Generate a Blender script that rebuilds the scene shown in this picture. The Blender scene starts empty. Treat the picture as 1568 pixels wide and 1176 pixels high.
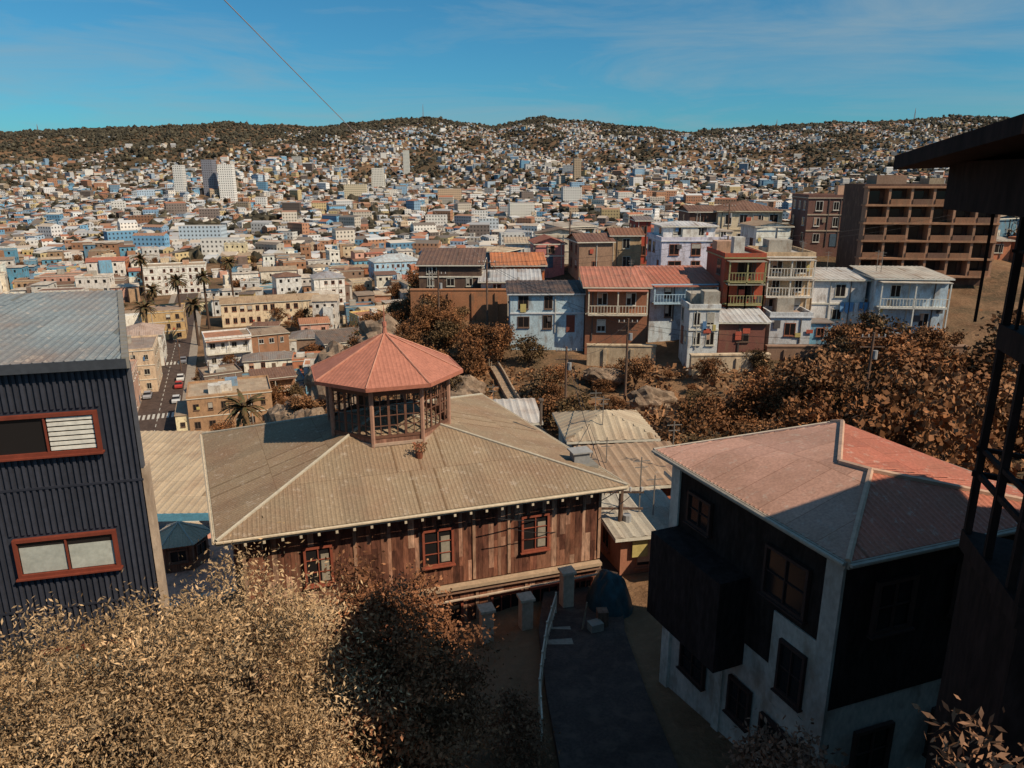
import bpy, bmesh, math, random
import numpy as np
from mathutils import Vector
rnd=random.Random(11)
scene=bpy.context.scene
col_root=scene.collection
# ------------------------------------------------------------------ materials
def mk(name):
    m=bpy.data.materials.new(name); m.use_nodes=True
    nt=m.node_tree; b=nt.nodes['Principled BSDF']
    return m,nt,b
def N(nt,t,**k):
    n=nt.nodes.new(t)
    for a,v in k.items(): setattr(n,a,v)
    return n
def math_n(nt,op,a,b=None,c=None):
    n=N(nt,'ShaderNodeMath',operation=op)
    for i,x in enumerate((a,b,c)):
        if x is None: continue
        if isinstance(x,(int,float)): n.inputs[i].default_value=x
        else: nt.links.new(x,n.inputs[i])
    return n.outputs[0]
def noise_n(nt,scale,stretch=(1,1,1),detail=5,coord='Object',rough=.6):
    tc=N(nt,'ShaderNodeTexCoord'); mp=N(nt,'ShaderNodeMapping')
    mp.inputs['Scale'].default_value=stretch
    nt.links.new(tc.outputs[coord],mp.inputs[0])
    n=N(nt,'ShaderNodeTexNoise'); n.inputs['Scale'].default_value=scale
    n.inputs['Detail'].default_value=detail; n.inputs['Roughness'].default_value=rough
    nt.links.new(mp.outputs[0],n.inputs[0])
    return n.outputs[0]
def ramp01(nt,val,a,b,lo,hi):
    m=N(nt,'ShaderNodeMapRange'); nt.links.new(val,m.inputs[0])
    for i,x in enumerate((a,b,lo,hi)): m.inputs[i+1].default_value=x
    return m.outputs[0]
def mixc(nt,f,a,b,mode='MIX'):
    n=N(nt,'ShaderNodeMixRGB',blend_type=mode)
    for i,x in enumerate((f,a,b)):
        if isinstance(x,(int,float)): n.inputs[i].default_value=x
        elif isinstance(x,tuple): n.inputs[i].default_value=(*x,1)
        else: nt.links.new(x,n.inputs[i])
    return n.outputs[0]
def attr_mat(name,rough=.85,s1=.7,amp=.35,s2=8,amp2=.15,stretch=(1,1,1),bump=.2,spec=.25,base=None,grime=None,gm=.75):
    m,nt,b=mk(name)
    if base is None:
        a=N(nt,'ShaderNodeAttribute',attribute_name='Col'); c=a.outputs['Color']
    else:
        r=N(nt,'ShaderNodeRGB'); r.outputs[0].default_value=(*base,1); c=r.outputs[0]
    n1=noise_n(nt,s1,stretch); n2=noise_n(nt,s2,stretch,3)
    f=math_n(nt,'MULTIPLY',ramp01(nt,n1,.3,.7,1-amp,1+amp*.5),ramp01(nt,n2,.3,.7,1-amp2,1+amp2))
    sc=N(nt,'ShaderNodeVectorMath',operation='SCALE'); nt.links.new(c,sc.inputs[0]); nt.links.new(f,sc.inputs['Scale'])
    out=sc.outputs[0]
    if grime:
        n3=noise_n(nt,s1*2.3,(stretch[0]*1.3,stretch[1]*1.3,stretch[2]),6)
        out=mixc(nt,ramp01(nt,n3,.5,.68,0,gm),out,grime)
    nt.links.new(out,b.inputs['Base Color'])
    b.inputs['Roughness'].default_value=rough
    b.inputs['Specular IOR Level'].default_value=spec
    if bump:
        bp=N(nt,'ShaderNodeBump'); bp.inputs['Strength'].default_value=bump; bp.inputs['Distance'].default_value=.03
        nt.links.new(n2,bp.inputs['Height']); nt.links.new(bp.outputs[0],b.inputs['Normal'])
    return m
PL=attr_mat('painted_plaster',s1=.5,amp=.22,stretch=(1,1,.6),grime=(.19,.12,.075),gm=.6)
GL,nt,b=mk('window_glass'); b.inputs['Base Color'].default_value=(.018,.016,.016,1); b.inputs['Roughness'].default_value=.15; b.inputs['Specular IOR Level'].default_value=.4
MT,nt,b=mk('corrugated_metal')
a=N(nt,'ShaderNodeAttribute',attribute_name='Col')
uv=N(nt,'ShaderNodeUVMap'); uv.uv_map='UVMap'
br=N(nt,'ShaderNodeTexBrick'); nt.links.new(uv.outputs[0],br.inputs[0])
br.inputs['Color1'].default_value=(.84,.84,.84,1); br.inputs['Color2'].default_value=(1.1,1.08,1.06,1); br.inputs['Mortar'].default_value=(.62,.56,.5,1)
br.inputs['Scale'].default_value=1; br.inputs['Mortar Size'].default_value=.012; br.inputs['Brick Width'].default_value=.95; br.inputs['Row Height'].default_value=2.4; br.offset=.5
c=mixc(nt,1,a.outputs['Color'],br.outputs[0],'MULTIPLY')
n1=noise_n(nt,.5); n2=noise_n(nt,14,(1,1,1),4); n4=noise_n(nt,3.2,(1,1,1),8,rough=.75)
c2=mixc(nt,ramp01(nt,n1,.42,.72,0,.55),c,(.23,.125,.075))
c2=mixc(nt,ramp01(nt,n4,.56,.65,0,.45),c2,(.50,.41,.33))
f=ramp01(nt,n2,.3,.7,.8,1.2)
sc=N(nt,'ShaderNodeVectorMath',operation='SCALE'); nt.links.new(c2,sc.inputs[0]); nt.links.new(f,sc.inputs['Scale'])
nt.links.new(sc.outputs[0],b.inputs['Base Color']); b.inputs['Roughness'].default_value=.65; b.inputs['Specular IOR Level'].default_value=.2
WD=attr_mat('weathered_wood',s1=.9,amp=.5,s2=9,amp2=.45,stretch=(1,1,.25),bump=.5,grime=(.26,.12,.07),gm=.6)
TR=attr_mat('painted_trim',s1=2,amp=.15,amp2=.1,rough=.65,bump=.05)
DK=attr_mat('dark_stained_timber',s1=2,amp=.4,amp2=.3,stretch=(1,1,.3),rough=.8,bump=.2,spec=.1)
MATS=[PL,GL,MT,WD,TR,DK]; P_,G_,R_,W_,T_,D_=range(6)
BARK=attr_mat('bark',base=(.10,.06,.04),s1=3,amp=.4,bump=.6)
LEAF=attr_mat('foliage_leaf',s1=.8,amp=.25,s2=5,amp2=.2,bump=0,rough=.7,spec=.15)
ROCK=attr_mat('rock',base=(.27,.19,.13),s1=.5,amp=.5,s2=3,amp2=.3,bump=1,grime=(.12,.07,.045))
ASPH=attr_mat('asphalt',base=(.075,.05,.04),s1=.6,amp=.4,s2=12,amp2=.3,bump=.2,grime=(.12,.08,.06))
PAVE=attr_mat('pavement',s1=.8,amp=.25,s2=9,bump=.1,grime=(.2,.14,.11))
def far_mat(name):
    m,nt,b=mk(name)
    a=N(nt,'ShaderNodeAttribute',attribute_name='Col'); uv=N(nt,'ShaderNodeUVMap'); uv.uv_map='UVMap'
    sp=N(nt,'ShaderNodeSeparateXYZ'); nt.links.new(uv.outputs[0],sp.inputs[0])
    fu=math_n(nt,'FRACT',math_n(nt,'DIVIDE',sp.outputs[0],2.7)); fv=math_n(nt,'FRACT',math_n(nt,'DIVIDE',sp.outputs[1],2.9))
    wm=math_n(nt,'MULTIPLY',math_n(nt,'COMPARE',fu,.5,.2),math_n(nt,'COMPARE',fv,.55,.22))
    nt.links.new(mixc(nt,math_n(nt,'MULTIPLY',wm,.9),a.outputs['Color'],(.04,.035,.035)),b.inputs['Base Color'])
    b.inputs['Roughness'].default_value=.85; b.inputs['Specular IOR Level'].default_value=.1
    return m
FAR=far_mat('distant_house_paint')
GR,nt,b=mk('ground_dry_earth')
n1=noise_n(nt,.007,detail=9); n2=noise_n(nt,.25,detail=7); n3=noise_n(nt,2.5,detail=5); n0=noise_n(nt,.05,detail=8,rough=.7)
c=mixc(nt,ramp01(nt,n1,.46,.54,0,1),(.23,.135,.075),(.06,.05,.03))
c=mixc(nt,ramp01(nt,n0,.46,.58,0,.85),c,(.055,.045,.027))
c=mixc(nt,ramp01(nt,n2,.45,.65,0,.6),c,(.14,.072,.038))
c=mixc(nt,ramp01(nt,n3,.5,.7,0,.45),c,(.31,.175,.10))
nt.links.new(c,b.inputs['Base Color']); b.inputs['Roughness'].default_value=.95; b.inputs['Specular IOR Level'].default_value=.1
bp=N(nt,'ShaderNodeBump'); bp.inputs['Distance'].default_value=.3; bp.inputs['Strength'].default_value=.6
nt.links.new(n3,bp.inputs['Height']); nt.links.new(bp.outputs[0],b.inputs['Normal'])

# ------------------------------------------------------------------ mesh builder
def link(o): col_root.objects.link(o)
def empty(name,loc):
    e=bpy.data.objects.new(name,None); e.location=loc; e.empty_display_size=.5; link(e); return e
class MB:
    def __init__(s): s.v=[];s.f=[];s.m=[];s.c=[];s.uv=[]
    def face(s,pts,mat=0,col=(.5,.5,.5),uv=None):
        k=len(s.v); s.v.extend(pts); n=len(pts); s.f.append(tuple(range(k,k+n))); s.m.append(mat)
        s.c.extend((col[0],col[1],col[2],1.0))
        if uv is None: uv=[(0,0)]*n
        for q in uv: s.uv.extend(q)
    def fbox(s,o,a,n,s0,s1,t0,t1,z0,z1,mat=0,col=(.5,.5,.5),bottom=True):
        def P(x,y,z): return (o[0]+a[0]*x+n[0]*y,o[1]+a[1]*x+n[1]*y,z)
        A,B,C,D=P(s0,t0,z0),P(s1,t0,z0),P(s1,t1,z0),P(s0,t1,z0)
        E,F,G,H_=P(s0,t0,z1),P(s1,t0,z1),P(s1,t1,z1),P(s0,t1,z1)
        L=[([A,B,F,E],[(s0,z0),(s1,z0),(s1,z1),(s0,z1)]),([B,C,G,F],[(t0,z0),(t1,z0),(t1,z1),(t0,z1)]),
           ([C,D,H_,G],[(s1,z0),(s0,z0),(s0,z1),(s1,z1)]),([D,A,E,H_],[(t1,z0),(t0,z0),(t0,z1),(t1,z1)]),
           ([E,F,G,H_],[(s0,t0),(s1,t0),(s1,t1),(s0,t1)])]
        if bottom: L.append(([D,C,B,A],[(s0,t1),(s1,t1),(s1,t0),(s0,t0)]))
        flip=(a[0]*n[1]-a[1]*n[0])<0
        for p,u in L:
            if flip: p=p[::-1];u=u[::-1]
            s.face(p,mat,col,u)
    def box(s,cx,cy,z0,w,d,h,rot=0,mat=0,col=(.5,.5,.5)):
        c,q=math.cos(rot),math.sin(rot)
        s.fbox((cx,cy),(c,q),(-q,c),-w/2,w/2,-d/2,d/2,z0,z0+h,mat,col)
    def beam(s,p,q,r,mat=0,col=(.5,.5,.5),sides=4,r2=None):
        p=np.array(p,float);q=np.array(q,float); d=q-p; L=np.linalg.norm(d)
        if L<1e-6: return
        d/=L; up=np.array((0,0,1.)) if abs(d[2])<.9 else np.array((1.,0,0))
        x=np.cross(d,up);x/=np.linalg.norm(x);y=np.cross(x,d)
        if r2 is None:r2=r
        A=[];B=[]
        for i in range(sides):
            t=2*math.pi*(i+.5)/sides; w=x*math.cos(t)+y*math.sin(t)
            A.append(tuple(p+w*r));B.append(tuple(q+w*r2))
        for i in range(sides):
            j=(i+1)%sides; s.face([A[i],A[j],B[j],B[i]],mat,col,[(0,0),(.2,0),(.2,L),(0,L)])
        s.face(A[::-1],mat,col); s.face(B,mat,col)
    def build(s,name,mats=MATS,parent=None,origin=(0,0,0)):
        me=bpy.data.meshes.new(name)
        V=np.array(s.v,float)-np.array(origin)
        me.from_pydata(V.tolist(),[],s.f)
        me.polygons.foreach_set('material_index',s.m)
        at=me.attributes.new('Col','FLOAT_COLOR','FACE'); at.data.foreach_set('color',s.c)
        ul=me.uv_layers.new(name='UVMap'); ul.data.foreach_set('uv',s.uv)
        for m in mats: me.materials.append(m)
        ob=bpy.data.objects.new(name,me); link(ob)
        if parent: ob.parent=parent
        else: ob.location=origin
        return ob
def roof_poly(mb,pts,col,pitch=.25,rib=.035,mat=R_):
    p=[np.array(q,float) for q in pts]
    u=p[1]-p[0];u/=np.linalg.norm(u)
    nrm=np.cross(u,p[2]-p[1]); nrm/=np.linalg.norm(nrm)
    if nrm[2]<0: nrm=-nrm
    v=np.cross(nrm,u)
    uv=[(float((q-p[0])@u),float((q-p[0])@v)) for q in p]
    mb.face([tuple(q) for q in p],mat,col,uv)
    us=[q[0] for q in uv]; k=min(us)+pitch*.5; n=len(uv)
    while k<max(us) and pitch>0:
        hit=[]
        for i in range(n):
            (u0,v0),(u1,v1)=uv[i],uv[(i+1)%n]
            if (u0-k)*(u1-k)<0: hit.append(v0+(v1-v0)*(k-u0)/(u1-u0))
        if len(hit)>=2:
            a,b=min(hit),max(hit)
            if b-a>.1:
                w=pitch*.3
                def Q(du,vv,h): return tuple(p[0]+u*(k+du)+v*vv+nrm*h)
                mb.face([Q(-w,a,.002),Q(0,a,rib),Q(0,b,rib),Q(-w,b,.002)],mat,col,[(k,a),(k,a),(k,b),(k,b)])
                mb.face([Q(0,a,rib),Q(w,a,.002),Q(w,b,.002),Q(0,b,rib)],mat,col,[(k,a),(k,a),(k,b),(k,b)])
        k+=pitch
def window(mb,o,a,n,s,z,w,h,fr=(.3,.08,.05),cols=2,rows=1,out=.05,t=.06):
    mb.fbox(o,a,n,s-w/2,s+w/2,out-.04,out,z-h/2,z+h/2,G_,(.02,.02,.02))
    for (x0,x1,q0,q1) in ((s-w/2-t,s-w/2+t,z-h/2-t,z+h/2+t),(s+w/2-t,s+w/2+t,z-h/2-t,z+h/2+t),
                          (s-w/2+t,s+w/2-t,z+h/2-t,z+h/2+t),(s-w/2+t,s+w/2-t,z-h/2-t,z-h/2+t)):
        mb.fbox(o,a,n,x0,x1,out-.045,out+.07,q0,q1,T_,fr)
    for i in range(1,cols):
        x=s-w/2+w*i/cols; mb.fbox(o,a,n,x-t*.45,x+t*.45,out+.001,out+.05,z-h/2+t,z+h/2-t,T_,fr)
    for i in range(1,rows):
        q=z-h/2+h*i/rows; mb.fbox(o,a,n,s-w/2+t,s+w/2-t,out+.002,out+.04,q-t*.3,q+t*.3,T_,fr)
    mb.fbox(o,a,n,s-w/2-t*2,s+w/2+t*2,out-.045,out+.13,z-h/2-t*2,z-h/2-t,T_,fr)
def unit(p,q):
    d=(q[0]-p[0],q[1]-p[1]);L=math.hypot(*d); return (d[0]/L,d[1]/L),L
def inset(poly,dd):
    n=len(poly);out=[]; dd=[dd]*n
    for i in range(n):
        p0,p1,p2=poly[i-1],poly[i],poly[(i+1)%n]
        a,_=unit(p0,p1);b,_=unit(p1,p2)
        na=(-a[1],a[0]);nb=(-b[1],b[0])
        c1=(p1[0]+na[0]*dd[i-1],p1[1]+na[1]*dd[i-1]);c2=(p1[0]+nb[0]*dd[i],p1[1]+nb[1]*dd[i])
        den=a[0]*b[1]-a[1]*b[0]; t=((c2[0]-c1[0])*b[1]-(c2[1]-c1[1])*b[0])/den
        out.append((c1[0]+a[0]*t,c1[1]+a[1]*t))
    return out
def prism(mb,poly,z0,z1,mat,col,top=True):
    n=len(poly)
    for i in range(n):
        p,q=poly[i],poly[(i+1)%n]; L=math.hypot(q[0]-p[0],q[1]-p[1])
        mb.face([(p[0],p[1],z0),(q[0],q[1],z0),(q[0],q[1],z1),(p[0],p[1],z1)],mat,col,[(0,z0),(L,z0),(L,z1),(0,z1)])
    if top:
        mb.face([(p[0],p[1],z1) for p in poly],mat,col,[(p[0],p[1]) for p in poly])
        mb.face([(p[0],p[1],z0) for p in poly][::-1],mat,col)

# ------------------------------------------------------------------ terrain
TX=np.array([-400,-120,-60,-35,-15,0,15,40,80,150,400.])
TY=np.array([-60,0,12,25,40,55,70,90,120,160,250,450.])
TZ=np.array([
[-20,-12,-8,-6,-5,-5,-5,-5,-4,-2,5],
[-45,-30,-20,-16,-14,-13,-12,-11,-8,-5,0],
[-48,-36,-24,-19,-17,-15.3,-14.6,-13,-9,-6,0],
[-50,-42,-26,-22.5,-20.5,-16.8,-15.8,-15,-11,-7,-2],
[-50,-46,-30,-22.5,-22,-19,-18,-17,-13,-9,-4],
[-50,-49,-36,-24,-24,-24,-23,-20,-15,-10,-6],
[-50,-50,-45,-34,-24.5,-23,-22,-20,-16,-12,-8],
[-50,-50,-49,-36,-19,-18.5,-18.3,-17.8,-16,-12,-10],
[-50,-50,-50,-44,-19,-15,-13.5,-13,-12,-12,-12],
[-50,-50,-50,-47,-30,-21,-17,-15,-13,-12,-12],
[-50,-50,-50,-49,-48,-45,-38,-31,-24,-18,-14],
[-50,-50,-50,-49,-48,-48,-48,-46,-42,-36,-28.]])
RX=np.array([-6000,-2290,-1270,-830,-392,-70,133,486,777,1158,1655,1946,2290,6000.])
RZ=np.array([120,192,230,218,258,216,258,220,192,222,238,260,248,160.])
_rs=np.random.RandomState(3)
_w=[(_rs.uniform(0,6.28),_rs.uniform(0,6.28)) for _ in range(40)]
def snoise(x,y,scale,k0=0,n=6):
    r=0
    for i in range(n):
        t,ph=_w[(k0+i)%40]; f=(1+.45*i)/scale
        r=r+np.sin((x*np.cos(t)+y*np.sin(t))*f*2+ph+1.3*np.sin((x*np.sin(t)-y*np.cos(t))*f*1.1+ph*2))/(1+.35*i)
    return r/3.
def near_h(x,y):
    x=np.clip(x,TX[0],TX[-1]);y=np.clip(y,TY[0],TY[-1])
    i=np.clip(np.searchsorted(TX,x)-1,0,len(TX)-2);j=np.clip(np.searchsorted(TY,y)-1,0,len(TY)-2)
    fx=(x-TX[i])/(TX[i+1]-TX[i]);fy=(y-TY[j])/(TY[j+1]-TY[j])
    return TZ[j,i]*(1-fx)*(1-fy)+TZ[j,i+1]*fx*(1-fy)+TZ[j+1,i]*(1-fx)*fy+TZ[j+1,i+1]*fx*fy
def H(x,y):
    x=np.asarray(x,float);y=np.asarray(y,float)
    nz=near_h(x,y)
    slope=np.clip((x+45)/10,0,1)*np.clip((y-45)/15,0,1)*np.clip((460-y)/100,0,1)
    nz=nz+slope*.9*snoise(x,y,9,4)
    P=np.interp(y,[450,700,1200,1800,2600,3500,4500,9000,20000],[-48,-45,-27,14,100,235,150,40,-50])
    R=np.interp(x,RX,RZ)
    k=(R+50)/285.
    fz=-50+(P+50)*k
    mid=np.clip((y-550)/1100,0,1)*np.clip((3500-y)/1000,0,1)
    fz=fz+mid*40*snoise(x+.25*y,y*.30,190,8)+mid*9*snoise(x,y,50,15)
    rise=np.clip((y-3200)/300,0,1)*np.clip((4600-y)/600,0,1); fz=fz+rise*6*snoise(x,y*0,70,22)
    t=np.clip((y-450)/300,0,1); t=t*t*(3-2*t)
    return nz*(1-t)+fz*t
def h1(x,y): return float(H(x,y))
s=np.linspace(-1,1,301); gx=np.sinh(s*6.6)/np.sinh(6.6)*14000+s*60
ty=np.linspace(0,1,360); gy=-60+ (np.exp(ty*5.6)-1)/(math.exp(5.6)-1)*5200+ty*120
gy=np.concatenate([gy,[7000,10000,16000,22000]])
X,Y=np.meshgrid(gx,gy); Z=H(X,Y)
co=np.stack([X,Y,Z],-1).reshape(-1,3); nx,ny=len(gx),len(gy)
idx=np.arange(nx*ny).reshape(ny,nx)
q=np.stack([idx[:-1,:-1],idx[:-1,1:],idx[1:,1:],idx[1:,:-1]],-1).reshape(-1,4)
def np_mesh(name,co,q,mats,mi=None,col=None,smooth=False,k=4):
    me=bpy.data.meshes.new(name); me.vertices.add(len(co)); me.vertices.foreach_set('co',np.ascontiguousarray(co,dtype=np.float32).ravel())
    me.loops.add(len(q)*k); me.loops.foreach_set('vertex_index',np.ascontiguousarray(q,dtype=np.int32).ravel())
    me.polygons.add(len(q)); me.polygons.foreach_set('loop_start',np.arange(0,len(q)*k,k,dtype=np.int32))
    if mi is not None: me.polygons.foreach_set('material_index',np.asarray(mi,dtype=np.int32))
    me.polygons.foreach_set('use_smooth',np.full(len(q),smooth))
    me.update(calc_edges=True)
    if col is not None:
        at=me.attributes.new('Col','FLOAT_COLOR','FACE'); at.data.foreach_set('color',np.concatenate([col,np.ones((len(col),1))],1).astype(np.float32).ravel())
    for m in mats: me.materials.append(m)
    return me
def obj(name,me,loc=(0,0,0),rz=0,sc=(1,1,1),parent=None):
    o=bpy.data.objects.new(name,me); o.location=loc; o.rotation_euler=(0,0,rz); o.scale=sc; link(o)
    if parent:o.parent=parent
    return o
obj('ground_terrain',np_mesh('ground_terrain',co,q,[GR],smooth=True))
# ------------------------------------------------------------------ vegetation
def limb_quads(p,q,r0,r1,sides=6):
    p=np.array(p,float);q=np.array(q,float);d=q-p;d/=np.linalg.norm(d)
    up=np.array((0,0,1.)) if abs(d[2])<.9 else np.array((1.,0,0))
    x=np.cross(d,up);x/=np.linalg.norm(x);y=np.cross(x,d)
    t=np.arange(sides)*2*np.pi/sides
    ring=np.outer(np.cos(t),x)+np.outer(np.sin(t),y)
    co=np.concatenate([p+ring*r0,q+ring*r1]); i=np.arange(sides);j=(i+1)%sides
    return co,np.stack([i,j,j+sides,i+sides],1)
def tree_mesh(name,seed,lobes,base,leaf,sig,nper,colA,colB,trunk=.2,aspect=.45,jit=.12,droop=0,contrast=(.5,1.3)):
    rg=np.random.RandomState(seed); cos_=[];qs=[];mi=[];cl=[];off=0
    cents=[]
    for (c,r,n) in lobes:
        d=rg.normal(size=(n,3)); d/=np.linalg.norm(d,axis=1)[:,None]
        rad=rg.uniform(.3,1,size=(n,1))**.5*(1+jit*rg.normal(size=(n,1)))
        cents.append(np.array(c)+d*rad*np.array(r))
    cents=np.concatenate(cents)
    base=np.array(base,float); top=cents.mean(0); fork=base+(top-base)*.45
    segs=[(base,fork,trunk,trunk*.7)]
    for (c,r,n) in lobes:
        c=np.array(c); mid=(fork+c)/2+rg.normal(size=3)*.15; segs+= [(fork,mid,trunk*.65,trunk*.45),(mid,c,trunk*.45,trunk*.25)]
        near=cents[np.argsort(np.linalg.norm(cents-c,axis=1))[::max(1,n//14)]][:22]
        for t in near: segs.append((c if rg.rand()<.5 else mid,t,trunk*.2,trunk*.05))
    for a in segs:
        if np.linalg.norm(a[1]-a[0])<.02: continue
        c_,q_=limb_quads(*a); cos_.append(c_);qs.append(q_+off);off+=len(c_);mi+= [0]*len(q_);cl.append(np.full((len(q_),3),.1))
    nc=len(cents); cnt_=np.maximum(8,(nper*rg.uniform(.35,1.5,nc)).astype(int)); n=cnt_.sum()
    sg=np.repeat(sig*rg.uniform(.55,1.35,nc),cnt_)[:,None]
    cc=np.repeat(cents,cnt_,0)+rg.normal(size=(n,3))*sg*np.array((1,1,.75))
    out=cc-top; out/=np.linalg.norm(out,axis=1)[:,None]
    cc+=out*(rg.exponential(.35,size=(n,1))*sig)
    fac=np.repeat(rg.uniform(contrast[0],contrast[1],nc),cnt_)*rg.uniform(.65,1.3,n)
    mixf=np.clip(np.repeat(rg.rand(nc),cnt_)*.6+rg.rand(n)*.4,0,1)[:,None]
    colr=(np.array(colA)*(1-mixf)+np.array(colB)*mixf)*fac[:,None]
    a=rg.normal(size=(n,3)); a[:,2]-=droop; a/=np.linalg.norm(a,axis=1)[:,None]
    b=rg.normal(size=(n,3));b-=a*(a*b).sum(1)[:,None];b/=np.linalg.norm(b,axis=1)[:,None]
    L=(leaf*rg.uniform(.6,1.4,n))[:,None]
    co=np.stack([cc-a*L*.5,cc+b*L*aspect*.5,cc+a*L*.5,cc-b*L*aspect*.5],1).reshape(-1,3)
    cos_.append(co);qs.append(np.arange(n*4).reshape(n,4)+off);mi+= [1]*n;cl.append(colr)
    return np_mesh(name,np.concatenate(cos_),np.concatenate(qs),[BARK,LEAF],mi,np.clip(np.concatenate(cl),0,1))
obj('pepper_tree',tree_mesh('pepper_tree',1,[((-7.5,12.4,-10.75),(2.7,2.1,2.5),125),((-5.5,13.3,-10.6),(2.1,1.9,2.5),110),((-10.0,11.6,-11.1),(2.1,1.9,2.2),95),((-6.4,10.7,-12.3),(3,1.7,2.1),95),((-4.7,12.2,-12.4),(1.7,1.6,2.0),60)],
   (-6.6,13.2,-17),.10,.36,440,(.60,.41,.23),(.42,.255,.125),.26,.32,.17,.5,(.42,1.2)))
obj('dark_leaf_tree',tree_mesh('dark_leaf_tree',2,[((-3.2,16.4,-11.7),(1.6,1.7,1.9),85),((-2.1,16.2,-13.1),(1.4,1.6,1.8),65),((-3.2,14.6,-12.9),(1.6,1.6,2.0),75)],
   (-3.0,16.2,-17),.115,.3,280,(.36,.155,.07),(.23,.10,.05),.2,.5,.17))
obj('garden_shrub',tree_mesh('garden_shrub',5,[((.1,17.2,-15),(.6,1.0,1.0),30)],(.2,17.5,-16.3),.12,.22,110,(.32,.14,.07),(.18,.09,.05),.06,.5))
obj('garden_shrub',tree_mesh('garden_shrub2',6,[((5.4,12.2,-11.9),(.8,.8,1.3),30)],(5.4,12.2,-15),.14,.24,100,(.32,.15,.09),(.2,.10,.06),.08,.5))
obj('sapling_tree',tree_mesh('sapling',7,[((4.75,6.1,-6.3),(.55,.5,.8),26),((3.3,6.4,-7.7),(.4,.4,.5),12)],(4.4,5.6,-14),.13,.16,34,(.36,.18,.10),(.22,.12,.07),.06,.34,.25))
TV=[]
COLS=[((.29,.12,.048),(.17,.08,.034)),((.16,.095,.043),(.10,.065,.031)),((.33,.155,.072),(.20,.1,.043)),((.25,.105,.043),(.14,.07,.03)),((.10,.078,.038),(.065,.052,.028)),((.29,.175,.09),(.18,.11,.057))]
for i in range(6):
    rg=random.Random(50+i)
    lobes=[((rg.uniform(-1.0,1.0),rg.uniform(-1.0,1.0),rg.uniform(1.9,3.6)),(rg.uniform(.9,1.5),rg.uniform(.9,1.5),rg.uniform(.7,1.2)),15) for _ in range(4)]
    TV.append(tree_mesh('tree_%d'%i,60+i,lobes,(0,0,-1),.25,.30,60,*COLS[i],.13,.6,.2))
def tree(x,y,s=1,v=None,name='tree'):
    v=rnd.randrange(6) if v is None else v
    obj(name,TV[v],(x,y,h1(x,y)-.2),rnd.uniform(0,6.28),(s*rnd.uniform(.85,1.2),s*rnd.uniform(.85,1.2),s*rnd.uniform(.75,1.15)))
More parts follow.
